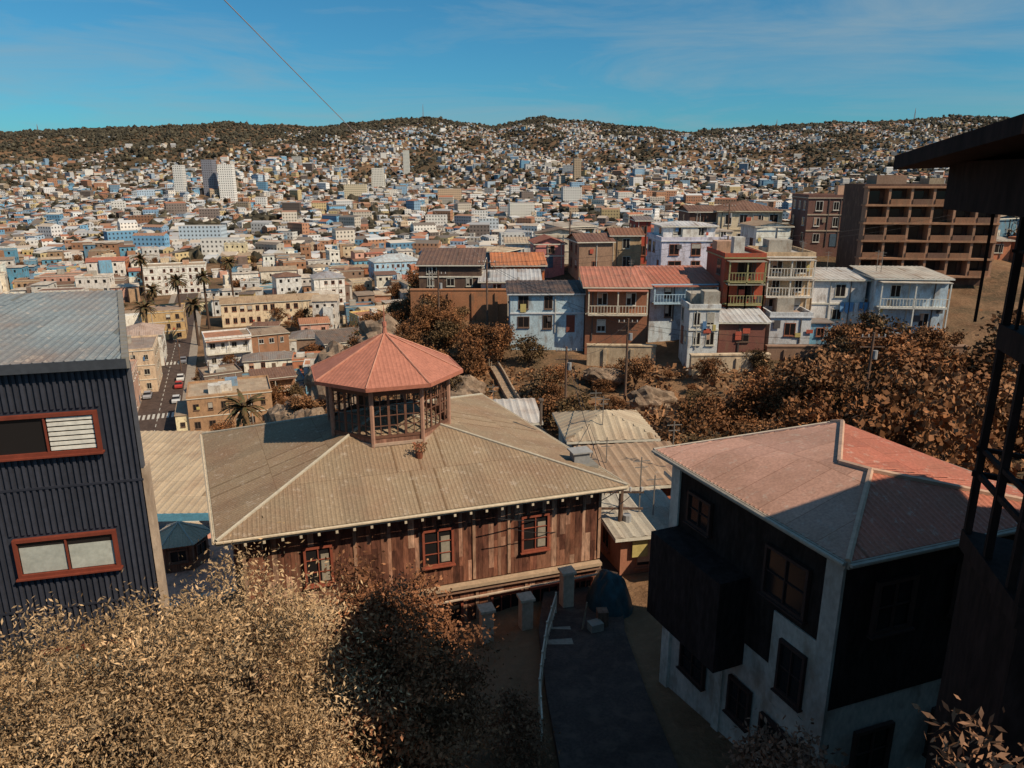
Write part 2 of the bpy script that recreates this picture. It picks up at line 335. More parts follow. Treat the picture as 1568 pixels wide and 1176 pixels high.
# ------------------------------------------------------------------ generic house
def house(name,cx,cy,z0,w,d,h,rot=0,wall=(.6,.55,.45),roof='flat',rcol=(.32,.13,.08),fl=2,trim=(.65,.6,.5),found=5,rise=None,balc=0,win=(1.0,1.3),gap=2.5,mb=None,simple=False,side=True,wmat=P_,fr=None):
    own=mb is None
    if own: mb=MB()
    c,s_=math.cos(rot),math.sin(rot); ax=(c,s_); ay=(-s_,c); o=(cx,cy)
    mb.fbox(o,ax,ay,-w/2,w/2,-d/2,d/2,z0-found,z0+h,wmat,wall)
    fh=h/fl; fr=fr or rnd.choice([(.5,.46,.38),(.3,.12,.07),(.16,.1,.07),(.6,.56,.5)])
    sides=[((cx-ay[0]*d/2,cy-ay[1]*d/2),ax,(-ay[0],-ay[1]),w)]
    if side:
        sides.append(((cx+ax[0]*w/2,cy+ax[1]*w/2),ay,ax,d)); sides.append(((cx-ax[0]*w/2,cy-ax[1]*w/2),ay,(-ax[0],-ax[1]),d))
    for si,(oo,a,n,L) in enumerate(sides):
        k=max(1,int((L-.6)/gap))
        for f_ in range(fl):
            zc=z0+f_*fh+fh*.55
            for i in range(k):
                x=(i-(k-1)/2)*L/(k+.25)+rnd.uniform(-.15,.15)
                if rnd.random()<(.1 if si==0 else .35): continue
                ww,wh=win[0]*rnd.uniform(.7,1.25),min(win[1],fh*.6)*rnd.uniform(.85,1.1)
                if f_==0 and rnd.random()<.2:
                    mb.fbox(oo,a,n,x-.5,x+.5,0,.06,z0+.02,z0+2.05,T_,rnd.choice([(.2,.06,.04),(.08,.12,.16),(.15,.1,.07)])); continue
                if simple:
                    mb.fbox(oo,a,n,x-ww/2,x+ww/2,-.02,.05,zc-wh/2,zc+wh/2,G_,(.02,.02,.02),False)
                else:
                    mb.fbox(oo,a,n,x-ww/2-.08,x+ww/2+.08,-.02,.05,zc-wh/2-.1,zc+wh/2+.08,T_,fr)
                    mb.fbox(oo,a,n,x-ww/2,x-.03,.0,.055,zc-wh/2,zc+wh/2,G_,(.02,.02,.02))
                    mb.fbox(oo,a,n,x+.03,x+ww/2,.0,.055,zc-wh/2,zc+wh/2,G_,(.02,.02,.02))
                    mb.fbox(oo,a,n,x-ww/2-.12,x+ww/2+.12,-.02,.14,zc-wh/2-.18,zc-wh/2-.1,T_,fr)
                    if rnd.random()<.3: mb.fbox(oo,a,n,x-ww/2,x+ww/2*rnd.choice([-.1,1]),.05,.062,zc-wh/2+wh*rnd.uniform(.1,.6),zc+wh/2-.03,T_,rnd.choice([(.6,.56,.48),(.4,.36,.3),(.5,.3,.2)]))
        if not simple and fl>1 and si==0 and rnd.random()<.6:
            for f_ in range(1,fl): mb.fbox(oo,a,n,-L/2-.02,L/2+.02,-.02,.1,z0+f_*fh-.1,z0+f_*fh+.08,T_,trim)
        if not simple and si==0:
            for _ in range(rnd.randrange(1,4)):
                x=rnd.uniform(-L*.47,L*.47); mb.fbox(oo,a,n,x-.05,x+.05,.02,.11,z0,z0+h-.1,T_,rnd.choice([(.12,.1,.09),(.5,.47,.42)]))
            for _ in range(rnd.randrange(0,5)):
                x=rnd.uniform(-L*.45,L*.45); zz=z0+rnd.uniform(.3,h*.8); q=rnd.uniform(.3,.8); mb.fbox(oo,a,n,x,x+q,.12,.16,zz,zz+rnd.uniform(.4,1.0),T_,rnd.choice([(.1,.2,.35),(.6,.55,.5),(.45,.1,.06),(.3,.24,.18),(.1,.09,.09),(.5,.4,.15)]))
        if balc and si==0:
            for f_ in range(1,fl):
                zz=z0+f_*fh+.1; b=1.2
                mb.fbox(oo,a,n,-L/2+.2,L/2-.2,.1,b,zz-.15,zz,T_,trim)
                mb.fbox(oo,a,n,-L/2+.2,L/2-.2,b-.06,b,zz+.95,zz+1.02,T_,trim)
                x=-L/2+.25
                while x<L/2-.2:
                    mb.fbox(oo,a,n,x-.03,x+.03,b-.055,b-.005,zz,zz+.95,T_,trim); x+=.35
                for x in (-L/2+.25,0,L/2-.25): mb.fbox(oo,a,n,x-.07,x+.07,b-.14,b,z0 if balc>1 else zz,zz+fh*.85,T_,trim)
                mb.fbox(oo,a,n,-L/2+.15,L/2-.15,.0,b+.15,zz+fh*.85,zz+fh*.85+.08,R_,rcol)
    def P(x,y,z): return (cx+ax[0]*x+ay[0]*y,cy+ax[1]*x+ay[1]*y,z)
    zt=z0+h; e=.4; pit=0 if simple else .55
    if not simple:
        for _ in range(rnd.randrange(3)):
            x,y=rnd.uniform(-w*.4,w*.4),rnd.uniform(-d*.4,d*.4); hh=rnd.uniform(1.5,3)
            mb.beam(P(x,y,zt),P(x,y,zt+hh),.035,T_,(.2,.18,.16)); mb.beam(P(x-.4,y,zt+hh-.2),P(x+.4,y,zt+hh-.2),.025,T_,(.2,.18,.16)); mb.beam(P(x-.3,y,zt+hh-.5),P(x+.3,y,zt+hh-.5),.025,T_,(.2,.18,.16))
        if rnd.random()<.35 and own:
            q=rnd.choice([-1,1]); wc=rnd.choice(WALLS); aw=rnd.uniform(1.5,3); ah=h*rnd.uniform(.4,.75)
            x0_,x1_=(w/2,w/2+aw) if q>0 else (-w/2-aw,-w/2)
            mb.fbox(o,ax,ay,x0_,x1_,-d/2+.6,d/2-1,z0-found,z0+ah,P_,wc); mb.fbox(o,ax,ay,x0_-.15,x1_+.15,-d/2+.4,d/2-.8,z0+ah,z0+ah+.12,R_,rnd.choice(ROOFS))
            oo=P((x0_+x1_)/2,-d/2+.6,0); window(mb,oo,ax,(-ay[0],-ay[1]),0,z0+ah*.55,.8,.9,fr,2,1,.05,.05)
    if roof=='flat':
        mb.fbox(o,ax,ay,-w/2-.15,w/2+.15,-d/2-.15,d/2+.15,zt,zt+.15,T_,trim)
        mb.fbox(o,ax,ay,-w/2-.05,w/2+.05,-d/2-.05,d/2+.05,zt+.15,zt+.2,R_,rcol)
        for q_ in ((-w/2-.1,w/2+.1,-d/2-.1,-d/2+.1),(-w/2-.1,w/2+.1,d/2-.1,d/2+.1),(-w/2-.1,-w/2+.1,-d/2+.1,d/2-.1),(w/2-.1,w/2+.1,-d/2+.1,d/2-.1)):
            mb.fbox(o,ax,ay,*q_,zt+.15,zt+.6,wmat,wall)
        for _ in range(rnd.randrange(4)):
            x,y=rnd.uniform(-w*.3,w*.3),rnd.uniform(-d*.3,d*.3); t=rnd.uniform(.5,1.4)
            mb.fbox(o,ax,ay,x-t,x+t,y-t,y+t,zt+.2,zt+rnd.uniform(.8,2.4),P_,rnd.choice([(.4,.36,.3),(.5,.3,.2),(.2,.3,.4),(.6,.56,.5)]))
    else:
        W,D=w/2+e,d/2+e; r=rise if rise is not None else min(w,d)*.2
        zz=zt+.02
        if roof=='hip':
            k=max(0,W-D); k2=max(0,D-W)
            if W>=D: a_,b_=P(-k,0,zz+r),P(k,0,zz+r); F=[[P(-W,-D,zz),P(W,-D,zz),b_,a_],[P(W,-D,zz),P(W,D,zz),b_],[P(W,D,zz),P(-W,D,zz),a_,b_],[P(-W,D,zz),P(-W,-D,zz),a_]]
            else: a_,b_=P(0,-k2,zz+r),P(0,k2,zz+r); F=[[P(-W,-D,zz),P(W,-D,zz),a_],[P(W,-D,zz),P(W,D,zz),b_,a_],[P(W,D,zz),P(-W,D,zz),b_],[P(-W,D,zz),P(-W,-D,zz),a_,b_]]
        elif roof=='gable':
            a_,b_=P(-W,0,zz+r),P(W,0,zz+r); F=[[P(-W,-D,zz),P(W,-D,zz),b_,a_],[P(W,D,zz),P(-W,D,zz),a_,b_]]
            for sx in (-1,1): mb.face([P(sx*w/2,-d/2,zt),P(sx*w/2,d/2,zt),P(sx*w/2,0,zt+r)],wmat,wall)
        elif roof=='gablef':
            a_,b_=P(0,-D,zz+r),P(0,D,zz+r); F=[[P(-W,-D,zz),P(-W,D,zz),b_,a_],[P(W,D,zz),P(W,-D,zz),a_,b_]]
            for sy in (-1,1): mb.face([P(-w/2,sy*d/2,zt),P(w/2,sy*d/2,zt),P(0,sy*d/2,zt+r)],wmat,wall)
        else:
            F=[[P(-W,-D,zz),P(W,-D,zz),P(W,D,zz+r),P(-W,D,zz+r)]]
            mb.face([P(-w/2,d/2,zt),P(w/2,d/2,zt),P(w/2,d/2,zt+r)  ,P(-w/2,d/2,zt+r)],wmat,wall)
            for sx in (-1,1): mb.face([P(sx*w/2,-d/2,zt),P(sx*w/2,d/2,zt),P(sx*w/2,d/2,zt+r*.95)],wmat,wall)
        for f in F: roof_poly(mb,f,rcol,pit,.05)
        if not simple:
            mb.fbox(o,ax,ay,-W,W,-D,-D+.06,zt-.14,zt+.015,T_,trim)
            for sx in (-1,1): mb.fbox(o,ax,ay,min(sx*W,sx*(W-.06)),max(sx*W,sx*(W-.06)),-D+.06,D,zt-.14,zt+.015,T_,trim)
    if own: return mb.build(name,origin=(cx,cy,z0))
WALLS=[(.70,.61,.48),(.62,.49,.33),(.78,.73,.64),(.42,.27,.16),(.36,.18,.10),(.18,.36,.48),(.62,.45,.18),(.5,.19,.10),(.66,.60,.53),(.14,.27,.37),(.74,.63,.40),(.30,.19,.13),(.55,.52,.47),(.78,.74,.67),(.13,.34,.46),(.2,.14,.11),(.62,.34,.25),(.76,.71,.62),(.66,.64,.6),(.74,.68,.56)]
ROOFS=[(.40,.18,.10),(.28,.21,.15),(.44,.38,.31),(.17,.09,.06),(.50,.39,.27),(.2,.18,.17),(.43,.14,.08),(.34,.26,.18),(.14,.11,.09),(.52,.46,.38)]
# ------------------------------------------------------------------ MAIN building
A,B,C,D=(-10.1,22.8),(4.65,27.6),(-1.72,40.5),(-14.97,33.7)
ze=-12.0; AP=(-5.6,31.0,-9.75)
org=(-5.5,30,-18); main=empty('wooden_house_with_cupola',org)
tan=(.285,.21,.137)
mb=MB()
quad=[A,B,C,D]
for i in range(4):
    p,q_=quad[i],quad[(i+1)%4]
    roof_poly(mb,[(p[0],p[1],ze),(q_[0],q_[1],ze),AP],tan,.16,.016)
for p in quad:
    v0=np.array((p[0],p[1],ze+.02));v1=np.array(AP)+np.array((0,0,.02)); mb.beam(v0,v1,.065,T_,(.42,.37,.29),6)
mb.build('roof',parent=main,origin=org)
mb=MB()
for i in range(4):
    p,q_=quad[i],quad[(i+1)%4]; a,L=unit(p,q_); n=(a[1],-a[0])
    mb.fbox(p,a,n,0,L,.0,.05,ze-.17,ze-.01,T_,(.5,.42,.3))
    mb.beam((p[0]+n[0]*.1,p[1]+n[1]*.1,ze-.02),(q_[0]+n[0]*.1,q_[1]+n[1]*.1,ze-.06),.05,T_,(.56,.45,.32),6)
    x=.3
    while x<L:
        mb.fbox(p,a,n,x-.05,x+.05,-.75,-.02,ze-.22,ze-.04,W_,(.1,.06,.04)); 
        mb.fbox(p,a,n,x-.045,x+.045,-.02,.06,ze-.30,ze-.2,T_,(.55,.46,.34)); x+=.62
mb.build('fascia_and_rafter_tails',parent=main,origin=org)
wq=inset(quad,.75)
mb=MB(); prism(mb,wq,-22,ze-.0,W_,(.09,.045,.03),False)
mb.face([(p[0],p[1],ze-.04) for p in inset(quad,.05)],W_,(.08,.05,.04))
a,L=unit(wq[0],wq[1]); n=(a[1],-a[0]); o=wq[0]
def boards(o,a,n,L,ztop_,zbot,step=(.13,.26)):
    x=0
    while x<L:
        w=rnd.uniform(*step); z=zbot
        while z<ztop_:
            z2=min(ztop_,z+rnd.choice([.4,.7,.9,1.3,1.8,3.5])); g=rnd.random()
            pat=math.sin(x*1.3+z*.9)+math.sin(x*.5-z*2.1)+.5*math.sin(x*4.1+z*3)
            if pat>.9: c=(.46,.27,.18) if g<.6 else (.2,.09,.055)
            elif g<.55: c=(.12,.045,.028)
            elif g<.85: c=(.24,.095,.055)
            else: c=(.38,.20,.13)
            k=rnd.uniform(.7,1.25); c=tuple(v*k for v in c)
            mb.fbox(o,a,n,x+.004,min(L,x+w)-.004,0,rnd.uniform(.015,.03),z+.004,z2-.004,W_,c); z=z2
        x+=w
boards(o,a,n,L,ze-.05,-15.55)
for s0 in (.1,4.0,8.6,10.05,14.0): mb.fbox(o,a,n,s0-.06,s0+.06,0,.07,-15.5,ze-.05,W_,(.38,.23,.15))
for k_ in (1,3):
    a2,L2=unit(wq[k_],wq[(k_+1)%4]); n2=(a2[1],-a2[0]); boards(wq[k_],a2,n2,L2,ze-.05,-15.5)
mb.fbox(o,a,n,-.1,L+.1,.0,.30,-15.74,-15.6,T_,(.42,.30,.2))
mb.fbox(o,a,n,-.1,L+.1,.0,.2,-15.95,-15.745,T_,(.26,.15,.1))
mb.beam((o[0]+n[0]*.3,o[1]+n[1]*.3,-16.25),(o[0]+a[0]*L+n[0]*.3,o[1]+a[1]*L+n[1]*.3,-16.1),.05,T_,(.45,.34,.25),6)
boards(o,a,n,L,-15.96,-19,(.2,.4))
for s0 in np.arange(.3,L,2.1): mb.fbox(o,a,n,s0-.06,s0+.06,0,.06,-19.5,-15.96,W_,(.3,.17,.11))
mb.build('walls',parent=main,origin=org)
mb=MB()
red=(.26,.07,.04)
for s0,ww in ((2.65,.95),(7.15,1.15),(11.15,1.1)):
    window(mb,o,a,n,s0,-13.85,ww,1.5,red,2,3,.08,.045)
    mb.fbox(o,a,n,s0+ww*.1,s0+ww*.4,.08,.09,-14.5,-13.4,T_,(.3,.26,.2))
for s0,ww in ((7.2,1.7),(9.9,1.2),(11.6,1.2),(13.3,.8),(3.5,1.2)):
    window(mb,o,a,n,s0,-16.85,ww,.95,red,3,1,.08,.05)
for k_ in (1,3):
    a2,L2=unit(wq[k_],wq[(k_+1)%4]); n2=(a2[1],-a2[0])
    for s0 in (2,5,8): window(mb,wq[k_],a2,n2,s0,-13.85,1,1.5,red,2,3,.06,.05)
mb.build('windows',parent=main,origin=org)
mb=MB(); cx,cy=-5.45,31.0; ph0=math.atan2(-.951,.309)
def octp(r,z,i,off=.5): t=ph0+(i+off)*math.pi/4; return (cx+r*math.cos(t),cy+r*math.sin(t),z)
cr=(.42,.165,.11); rt=(.15,.07,.045)
zb,zt_=-11.4,-8.0
for i in range(8):
    e0,e1=octp(3.3,zt_,i-1),octp(3.3,zt_,i)
    roof_poly(mb,[e0,e1,(cx,cy,-6.45)],cr,.17,.012,T_)
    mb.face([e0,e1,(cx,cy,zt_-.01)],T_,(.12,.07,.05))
    mb.beam((e1[0],e1[1],e1[2]+.02),(cx,cy,-6.42),.04,T_,(.48,.22,.15),5)
    q0,q1=octp(3.34,zt_,i-1),octp(3.34,zt_,i)
    aa,LL=unit(q0,q1); nn=(aa[1],-aa[0]); mb.fbox(q0,aa,nn,0,LL,-.03,.02,zt_-.13,zt_+.02,T_,(.38,.14,.09))
    w0,w1=octp(2.68,0,i-1),octp(2.68,0,i); aa,LL=unit(w0,w1); nn=(aa[1],-aa[0])
    mb.fbox(w0,aa,nn,0,LL,-.06,.0,zb,-10.25,W_,(.24,.12,.08))
    mb.fbox(w0,aa,nn,-.05,LL+.05,-.08,.08,-10.62,-10.5,T_,(.42,.3,.22))
    mb.fbox(w0,aa,nn,.0,LL,-.05,.02,-8.50,zt_-.02,T_,rt)
    mb.fbox(w0,aa,nn,.0,LL,-.05,.03,-10.3,-10.2,T_,rt)
    for kx in range(1,6):
        xx=LL*kx/6; t=.05 if kx in(2,4) else .018
        mb.fbox(w0,aa,nn,xx-t,xx+t,-.035,.015,-10.2,-8.5,T_,rt)
    for zz in (-9.78,-9.35,-8.92): mb.fbox(w0,aa,nn,.06,LL-.06,-.03,.01,zz-.016,zz+.016,T_,rt)
    mb.beam((w0[0],w0[1],zb),(w0[0],w0[1],zt_-.02),.095,T_,(.36,.2,.14),6)
mb.face([octp(2.6,-10.6,i) for i in range(8)],W_,(.12,.08,.05))
mb.beam((cx,cy,-6.5),(cx,cy,-6.15),.13,T_,cr,8,.07); mb.beam((cx,cy,-6.15),(cx,cy,-5.95),.1,T_,cr,8,.1); mb.beam((cx,cy,-5.95),(cx,cy,-5.2),.035,T_,cr,6,.01)
mb.fbox((cx,cy),(1,0),(0,1),-.9,.9,-.4,.4,-10.55,-10.0,W_,(.2,.12,.07)); mb.fbox((cx,cy),(1,0),(0,1),-1.4,-1.1,.6,1.6,-10.55,-9.4,W_,(.14,.08,.05))
mb.build('cupola',parent=main,origin=org)
mb=MB()
mb.box(2.9,29.6,-11.9,.7,.55,.6,.3,T_,(.24,.24,.24)); mb.box(2.9,29.6,-11.3,.9,.75,.06,.3,T_,(.3,.29,.28)); mb.box(2.9,29.6,-12,1.3,1.1,.2,.3,T_,(.22,.2,.17))
mb.beam((1.4,34,-11.6),(1.4,34,-10.4),.07,T_,(.13,.1,.08),6); mb.beam((1.4,34,-10.4),(1.4,34,-10.3),.13,T_,(.13,.1,.08),6)
mb.build('chimney_vents',parent=main,origin=org)
mb=MB(); pz=-10.75; mb.beam((-3.75,28.0,pz-.3),(-3.75,28,pz+.02),.13,T_,(.2,.07,.04),8,.16)
for k in range(110):
    t=rnd.uniform(0,6.28);r=rnd.uniform(.05,.34); z=rnd.uniform(.0,.35); p=(-3.75+r*math.cos(t),28+r*math.sin(t),pz+z)
    mb.face([p,(p[0]+rnd.uniform(-.1,.1),p[1],p[2]+.07),(p[0]+rnd.uniform(-.06,.06),p[1]+.06,p[2]+.1)],T_,rnd.choice([(.25,.08,.04),(.16,.09,.04),(.32,.12,.05)]))
mb.build('potted_plant',origin=(-3.75,28,pz-.3))
for (x,y,zb_,zt2) in ((-.96,24.3,-17.3,-15.6),(.53,24.9,-17,-15.5),(2.17,26.0,-16.8,-15.0)):
    mb=MB(); mb.box(x,y,zb_-1,.45,.45,zt2-zb_+1,.31,P_,(.56,.40,.28)); mb.box(x,y,zt2,.58,.58,.1,.31,P_,(.62,.47,.34)); 
    c_,s_=math.cos(.31),math.sin(.31)
    mb.fbox((x,y),(c_,s_),(-s_,c_),-.2,.2,-1.3,-.25,zb_-1,zb_+.25,P_,(.45,.33,.24))
    mb.build('masonry_pier',origin=(x,y,zb_-1))
# ------------------------------------------------------------------ dark blue corrugated building (left)
E=(-8.35,15.5); a=(-.97,-.25); nn=(.25,-.97); org=(-12,18,-18)
blue=empty('dark_corrugated_apartment_building',org)
LF=14.; P0=E; P1=(E[0]+a[0]*LF,E[1]+a[1]*LF); BK=(-12.35,23.0); BK2=(BK[0]+a[0]*LF,BK[1]+a[1]*LF)
mb=MB(); navy=(.03,.033,.045)
prism(mb,[P1,P0,BK,BK2],-20,-3.8,T_,navy)
WN=[(sc_,zc,2.0,.86) for zc in (-5.35,-8.2,-11.05) for sc_ in (1.75,5.3,8.9)]
x=.06
while x<LF:
    segs=[(-20,-3.9)]
    for (s0,zc,w,h) in WN:
        if s0-w/2-.10<x<s0+w/2+.10:
            new=[]
            for (q0,q1) in segs:
                if zc-h/2-.12>q0 and zc+h/2+.12<q1: new+= [(q0,zc-h/2-.12),(zc+h/2+.12,q1)]
                else: new.append((q0,q1))
            segs=new
    g=rnd.uniform(.8,1.2)
    for q0,q1 in segs: mb.fbox(E,a,nn,x-.03,x+.03,0,.045,q0,q1,T_,(.042*g,.044*g,.058*g))
    x+=.125
for z in (-6.6,-9.55,-12.4): mb.fbox(E,a,nn,-.02,LF,0,.055,z,z+.05,T_,(.025,.027,.038))
mb.fbox(E,a,nn,-.1,.0,-.35,.05,-20,-6.3,P_,(.46,.34,.24))
mb.fbox(E,a,nn,-.06,0,-.1,.06,-6.3,-3.85,T_,(.09,.09,.1))
mb.build('walls',parent=blue,origin=org)
mb=MB(); 
for (s0,zc,w,h) in WN:
    window(mb,E,a,nn,s0,zc,w,h,(.18,.04,.022),2,1,.04,.036)
    if zc>-6:
        for k in range(7): mb.fbox(E,a,nn,s0-w/2+.06,s0-.05,.041,.07,zc-h/2+.06+k*.11,zc-h/2+.135+k*.11,T_,(.7,.66,.58))
    else:
        mb.fbox(E,a,nn,s0-w/2+.06,s0-.04,.041,.05,zc-h/2+.05,zc+h/2-.22,T_,(.42,.42,.36)); mb.fbox(E,a,nn,s0+.04,s0+w/2-.06,.041,.05,zc-h/2+.05,zc+h/2-.18,T_,(.38,.38,.33))
mb.build('windows',parent=blue,origin=org)
mb=MB()
ov=.18
e0=(P1[0]+nn[0]*ov,P1[1]+nn[1]*ov,-3.76); e1=(P0[0]+nn[0]*ov+.05,P0[1]+nn[1]*ov,-3.76)
roof_poly(mb,[e0,e1,(BK[0]+.1,BK[1],-3.42),(BK2[0],BK2[1],-3.42)],(.21,.24,.25),.2,.035)
mb.fbox((e1[0],e1[1]),a,nn,0,LF,-.01,.03,-3.95,-3.74,T_,(.05,.055,.065))
ab,Lb=unit((e1[0],e1[1]),(BK[0]+.1,BK[1])); nb=(ab[1],-ab[0])
for k in range(int(Lb/.4)):
    zz=-3.76+.34*k*.4/Lb; mb.fbox((e1[0],e1[1]),ab,nb,k*.4,k*.4+.398,-.08,.06,zz-.2,zz+.05,T_,(.22,.2,.17))
mb.build('roof',parent=blue,origin=org)
# ------------------------------------------------------------------ red roof house (right)
L_,BKr,Rr,RR,F_=(4.35,21.0),(10.75,23.55),(13.3,18.2),(14.0,16.6),(7.2,14.2)
zr=-7.96; org=(9,19,-15); rh=empty('red_roof_house',org)
P1r,P2r,P3r=(10.05,21.3,-7.2),(8.5,17.9,-7.15),(8.98,17.2,-7.1)
mb=MB(); def3=lambda p:(p[0],p[1],zr)
fadr=(.48,.27,.20); redr=(.42,.14,.09)
roof_poly(mb,[def3(F_),def3(L_),P1r,P2r,P3r],fadr,.16,.018)
roof_poly(mb,[def3(L_),def3(BKr),P1r],fadr,.16,.018)
roof_poly(mb,[def3(BKr),def3(Rr),P2r,P1r],redr,.16,.018)
roof_poly(mb,[def3(Rr),def3(RR),P3r,P2r],redr,.16,.018)
roof_poly(mb,[def3(RR),def3(F_),P3r],redr,.16,.018)
for p,q_ in ((def3(BKr),P1r),(P1r,P2r),(P2r,P3r),(P3r,def3(F_)),(P3r,def3(RR))):
    mb.beam((p[0],p[1],p[2]+.03),(q_[0],q_[1],q_[2]+.03),.07,T_,(.48,.31,.22),5)
poly=[F_,RR,Rr,BKr,L_]
for i in range(5):
    p,q_=poly[i],poly[(i+1)%5]; aa,LL=unit(p,q_); n_=(aa[1],-aa[0]); mb.fbox(p,aa,n_,0,LL,-.02,.05,zr-.16,zr+.0,T_,(.34,.27,.21))
    mb.beam((p[0]+n_[0]*.1,p[1]+n_[1]*.1,zr-.04),(q_[0]+n_[0]*.1,q_[1]+n_[1]*.1,zr-.04),.05,T_,(.38,.33,.27),6)
mb.face([(p[0],p[1],zr-.1) for p in inset(poly,.03)],D_,(.05,.035,.03))
mb.build('roof',parent=rh,origin=org)
wp=inset(poly,.45); mb=MB()
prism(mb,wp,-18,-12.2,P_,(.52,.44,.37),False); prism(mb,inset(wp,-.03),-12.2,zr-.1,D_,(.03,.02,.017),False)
aa,LL=unit(wp[4],wp[0]); n_=(aa[1],-aa[0]); o=wp[4]
mb.fbox(o,aa,n_,-.05,.35,.0,.09,-18,zr-.15,P_,(.62,.55,.46)); mb.fbox(o,aa,n_,LL-.45,LL+.04,.0,.09,-18,zr-.15,P_,(.4,.34,.29))
mb.fbox(o,aa,n_,2.6,2.9,.0,.07,-18,-12.2,P_,(.55,.48,.4))
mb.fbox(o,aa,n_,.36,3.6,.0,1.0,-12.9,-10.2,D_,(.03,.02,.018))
mb.fbox(o,aa,n_,4.6,6.2,.0,.07,-13.2,-10.6,P_,(.45,.38,.32))
mb.build('walls',parent=rh,origin=org)
mb=MB()
for s0,z,w,h in ((1.4,-9.3,1.0,.9),(4.9,-9.6,1.4,1.3),(1.6,-14.2,1.1,.9),(3.7,-14.0,.8,1.1),(5.2,-14.3,1.2,1.2),(5.4,-11.9,.8,1.4)): window(mb,o,aa,n_,s0,z,w,h,(.05,.025,.02),2,2,.1,.04)
mb.fbox(o,aa,n_,5.9,6.3,.03,.1,-16,-13.4,T_,(.1,.06,.05))
ab,Lb=unit(wp[0],wp[1]); nb=(ab[1],-ab[0])
for s0,z in ((1.5,-9.6),(4,-9.6),(1.5,-13.7),(4,-13.7)): window(mb,wp[0],ab,nb,s0,z,1.1,1.3,(.05,.025,.02),2,2,.1,.05)
mb.build('windows',parent=rh,origin=org)
# ------------------------------------------------------------------ dark tall house on the right edge
Q=[(5.7,11.5),(5.2,7.95),(8.6,6.9),(12,2.2),(13,-3),(34,-3),(34,12.2),(18.3,12.2),(17.6,13.7),(8.3,10.0)]; ztop=[.30,.62,.7,.8,.9,.9,.7,.5,.45,.4]; org=(8,4,-12); dk=empty('dark_timber_house',org)  # outline out of view is stretched and notched to shape the cast shadow
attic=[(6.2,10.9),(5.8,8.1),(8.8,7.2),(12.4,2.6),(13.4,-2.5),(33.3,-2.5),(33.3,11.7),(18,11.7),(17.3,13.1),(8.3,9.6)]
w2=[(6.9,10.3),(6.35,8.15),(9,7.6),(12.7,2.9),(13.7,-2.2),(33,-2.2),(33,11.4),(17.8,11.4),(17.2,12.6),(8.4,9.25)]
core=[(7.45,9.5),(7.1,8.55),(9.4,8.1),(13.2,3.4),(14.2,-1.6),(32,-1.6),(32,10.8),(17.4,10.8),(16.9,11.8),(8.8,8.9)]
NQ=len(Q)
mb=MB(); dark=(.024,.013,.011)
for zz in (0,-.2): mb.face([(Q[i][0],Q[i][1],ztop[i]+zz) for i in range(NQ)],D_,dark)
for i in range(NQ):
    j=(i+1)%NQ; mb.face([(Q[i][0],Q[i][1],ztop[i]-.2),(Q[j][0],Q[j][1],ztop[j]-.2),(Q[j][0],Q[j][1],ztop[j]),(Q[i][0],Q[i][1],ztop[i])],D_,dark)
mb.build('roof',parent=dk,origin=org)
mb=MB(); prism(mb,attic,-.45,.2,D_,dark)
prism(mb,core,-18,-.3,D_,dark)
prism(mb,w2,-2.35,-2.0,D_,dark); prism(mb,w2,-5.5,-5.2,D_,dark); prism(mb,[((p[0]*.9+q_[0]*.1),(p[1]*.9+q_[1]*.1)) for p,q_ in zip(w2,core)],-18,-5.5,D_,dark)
for k in (0,1,NQ-1):
    aa,LL=unit(w2[k],w2[(k+1)%NQ]); n_=(aa[1],-aa[0]); oo=w2[k]
    x=0.0
    while x<LL:
        mb.fbox(oo,aa,n_,x,x+.08,-.12,-.02,-5.2,-.4,D_,dark); mb.fbox(oo,aa,n_,x+.4,x+.44,-.09,-.05,-2.0,-.4,D_,dark); x+=.85
    mb.fbox(oo,aa,n_,0,LL,-.09,-.03,-3.9,-3.84,D_,dark); mb.fbox(oo,aa,n_,0,LL,-.09,-.03,-1.0,-.96,D_,dark)
    mb.fbox(oo,aa,n_,0,LL,-.09,-.03,-4.3,-4.22,D_,dark)
    Lc=unit(core[k],core[(k+1)%NQ])[1]; ac,_=unit(core[k],core[(k+1)%NQ]); nc_=(ac[1],-ac[0]); x=.1
    while x<Lc-.7: window(mb,core[k],ac,nc_,x+.35,-1.2,.6,1.2,(.03,.015,.012),2,2,.04,.03); window(mb,core[k],ac,nc_,x+.35,-3.6,.6,1.9,(.03,.015,.012),2,3,.04,.03); x+=.9
mb.build('walls_and_verandah',parent=dk,origin=org)
# ------------------------------------------------------------------ lower level left
mb=MB(); 
prism(mb,[(-33,42),(-17.5,42.6),(-18,56),(-34,56)],-26,-20.3,P_,(.2,.38,.48),False)
roof_poly(mb,[(-33.4,41.6,-20.2),(-17.2,42.2,-20.2),(-17.8,56.4,-19.8),(-34.4,56.4,-19.8)],(.50,.38,.25),.5,.03)
mb.fbox((-33.4,41.6),unit((-33.4,41.6),(-17.2,42.2))[0],(0,-1),0,16.2,-.02,.05,-20.7,-20.2,T_,(.1,.3,.42))
mb.build('warehouse_with_metal_roof',origin=(-25,49,-23))
mb=MB(); mb.box(-19.5,35.5,-23,14,12.5,1.6,.1,P_,(.7,.32,.22)); 
for k in range(5): mb.box(-20+k*1.3,32+k*.7,-21.4,.9,.5,.35,.4+k,P_,(.6,.52,.42))
mb.build('patio_pavement',[PAVE]*6,origin=(-19.5,35.5,-22))
mb=MB(); kx,ky=-19.0,38.3
def kp(r,z,i): t=i*math.pi/3+.3; return (kx+r*math.cos(t),ky+r*math.sin(t),z)
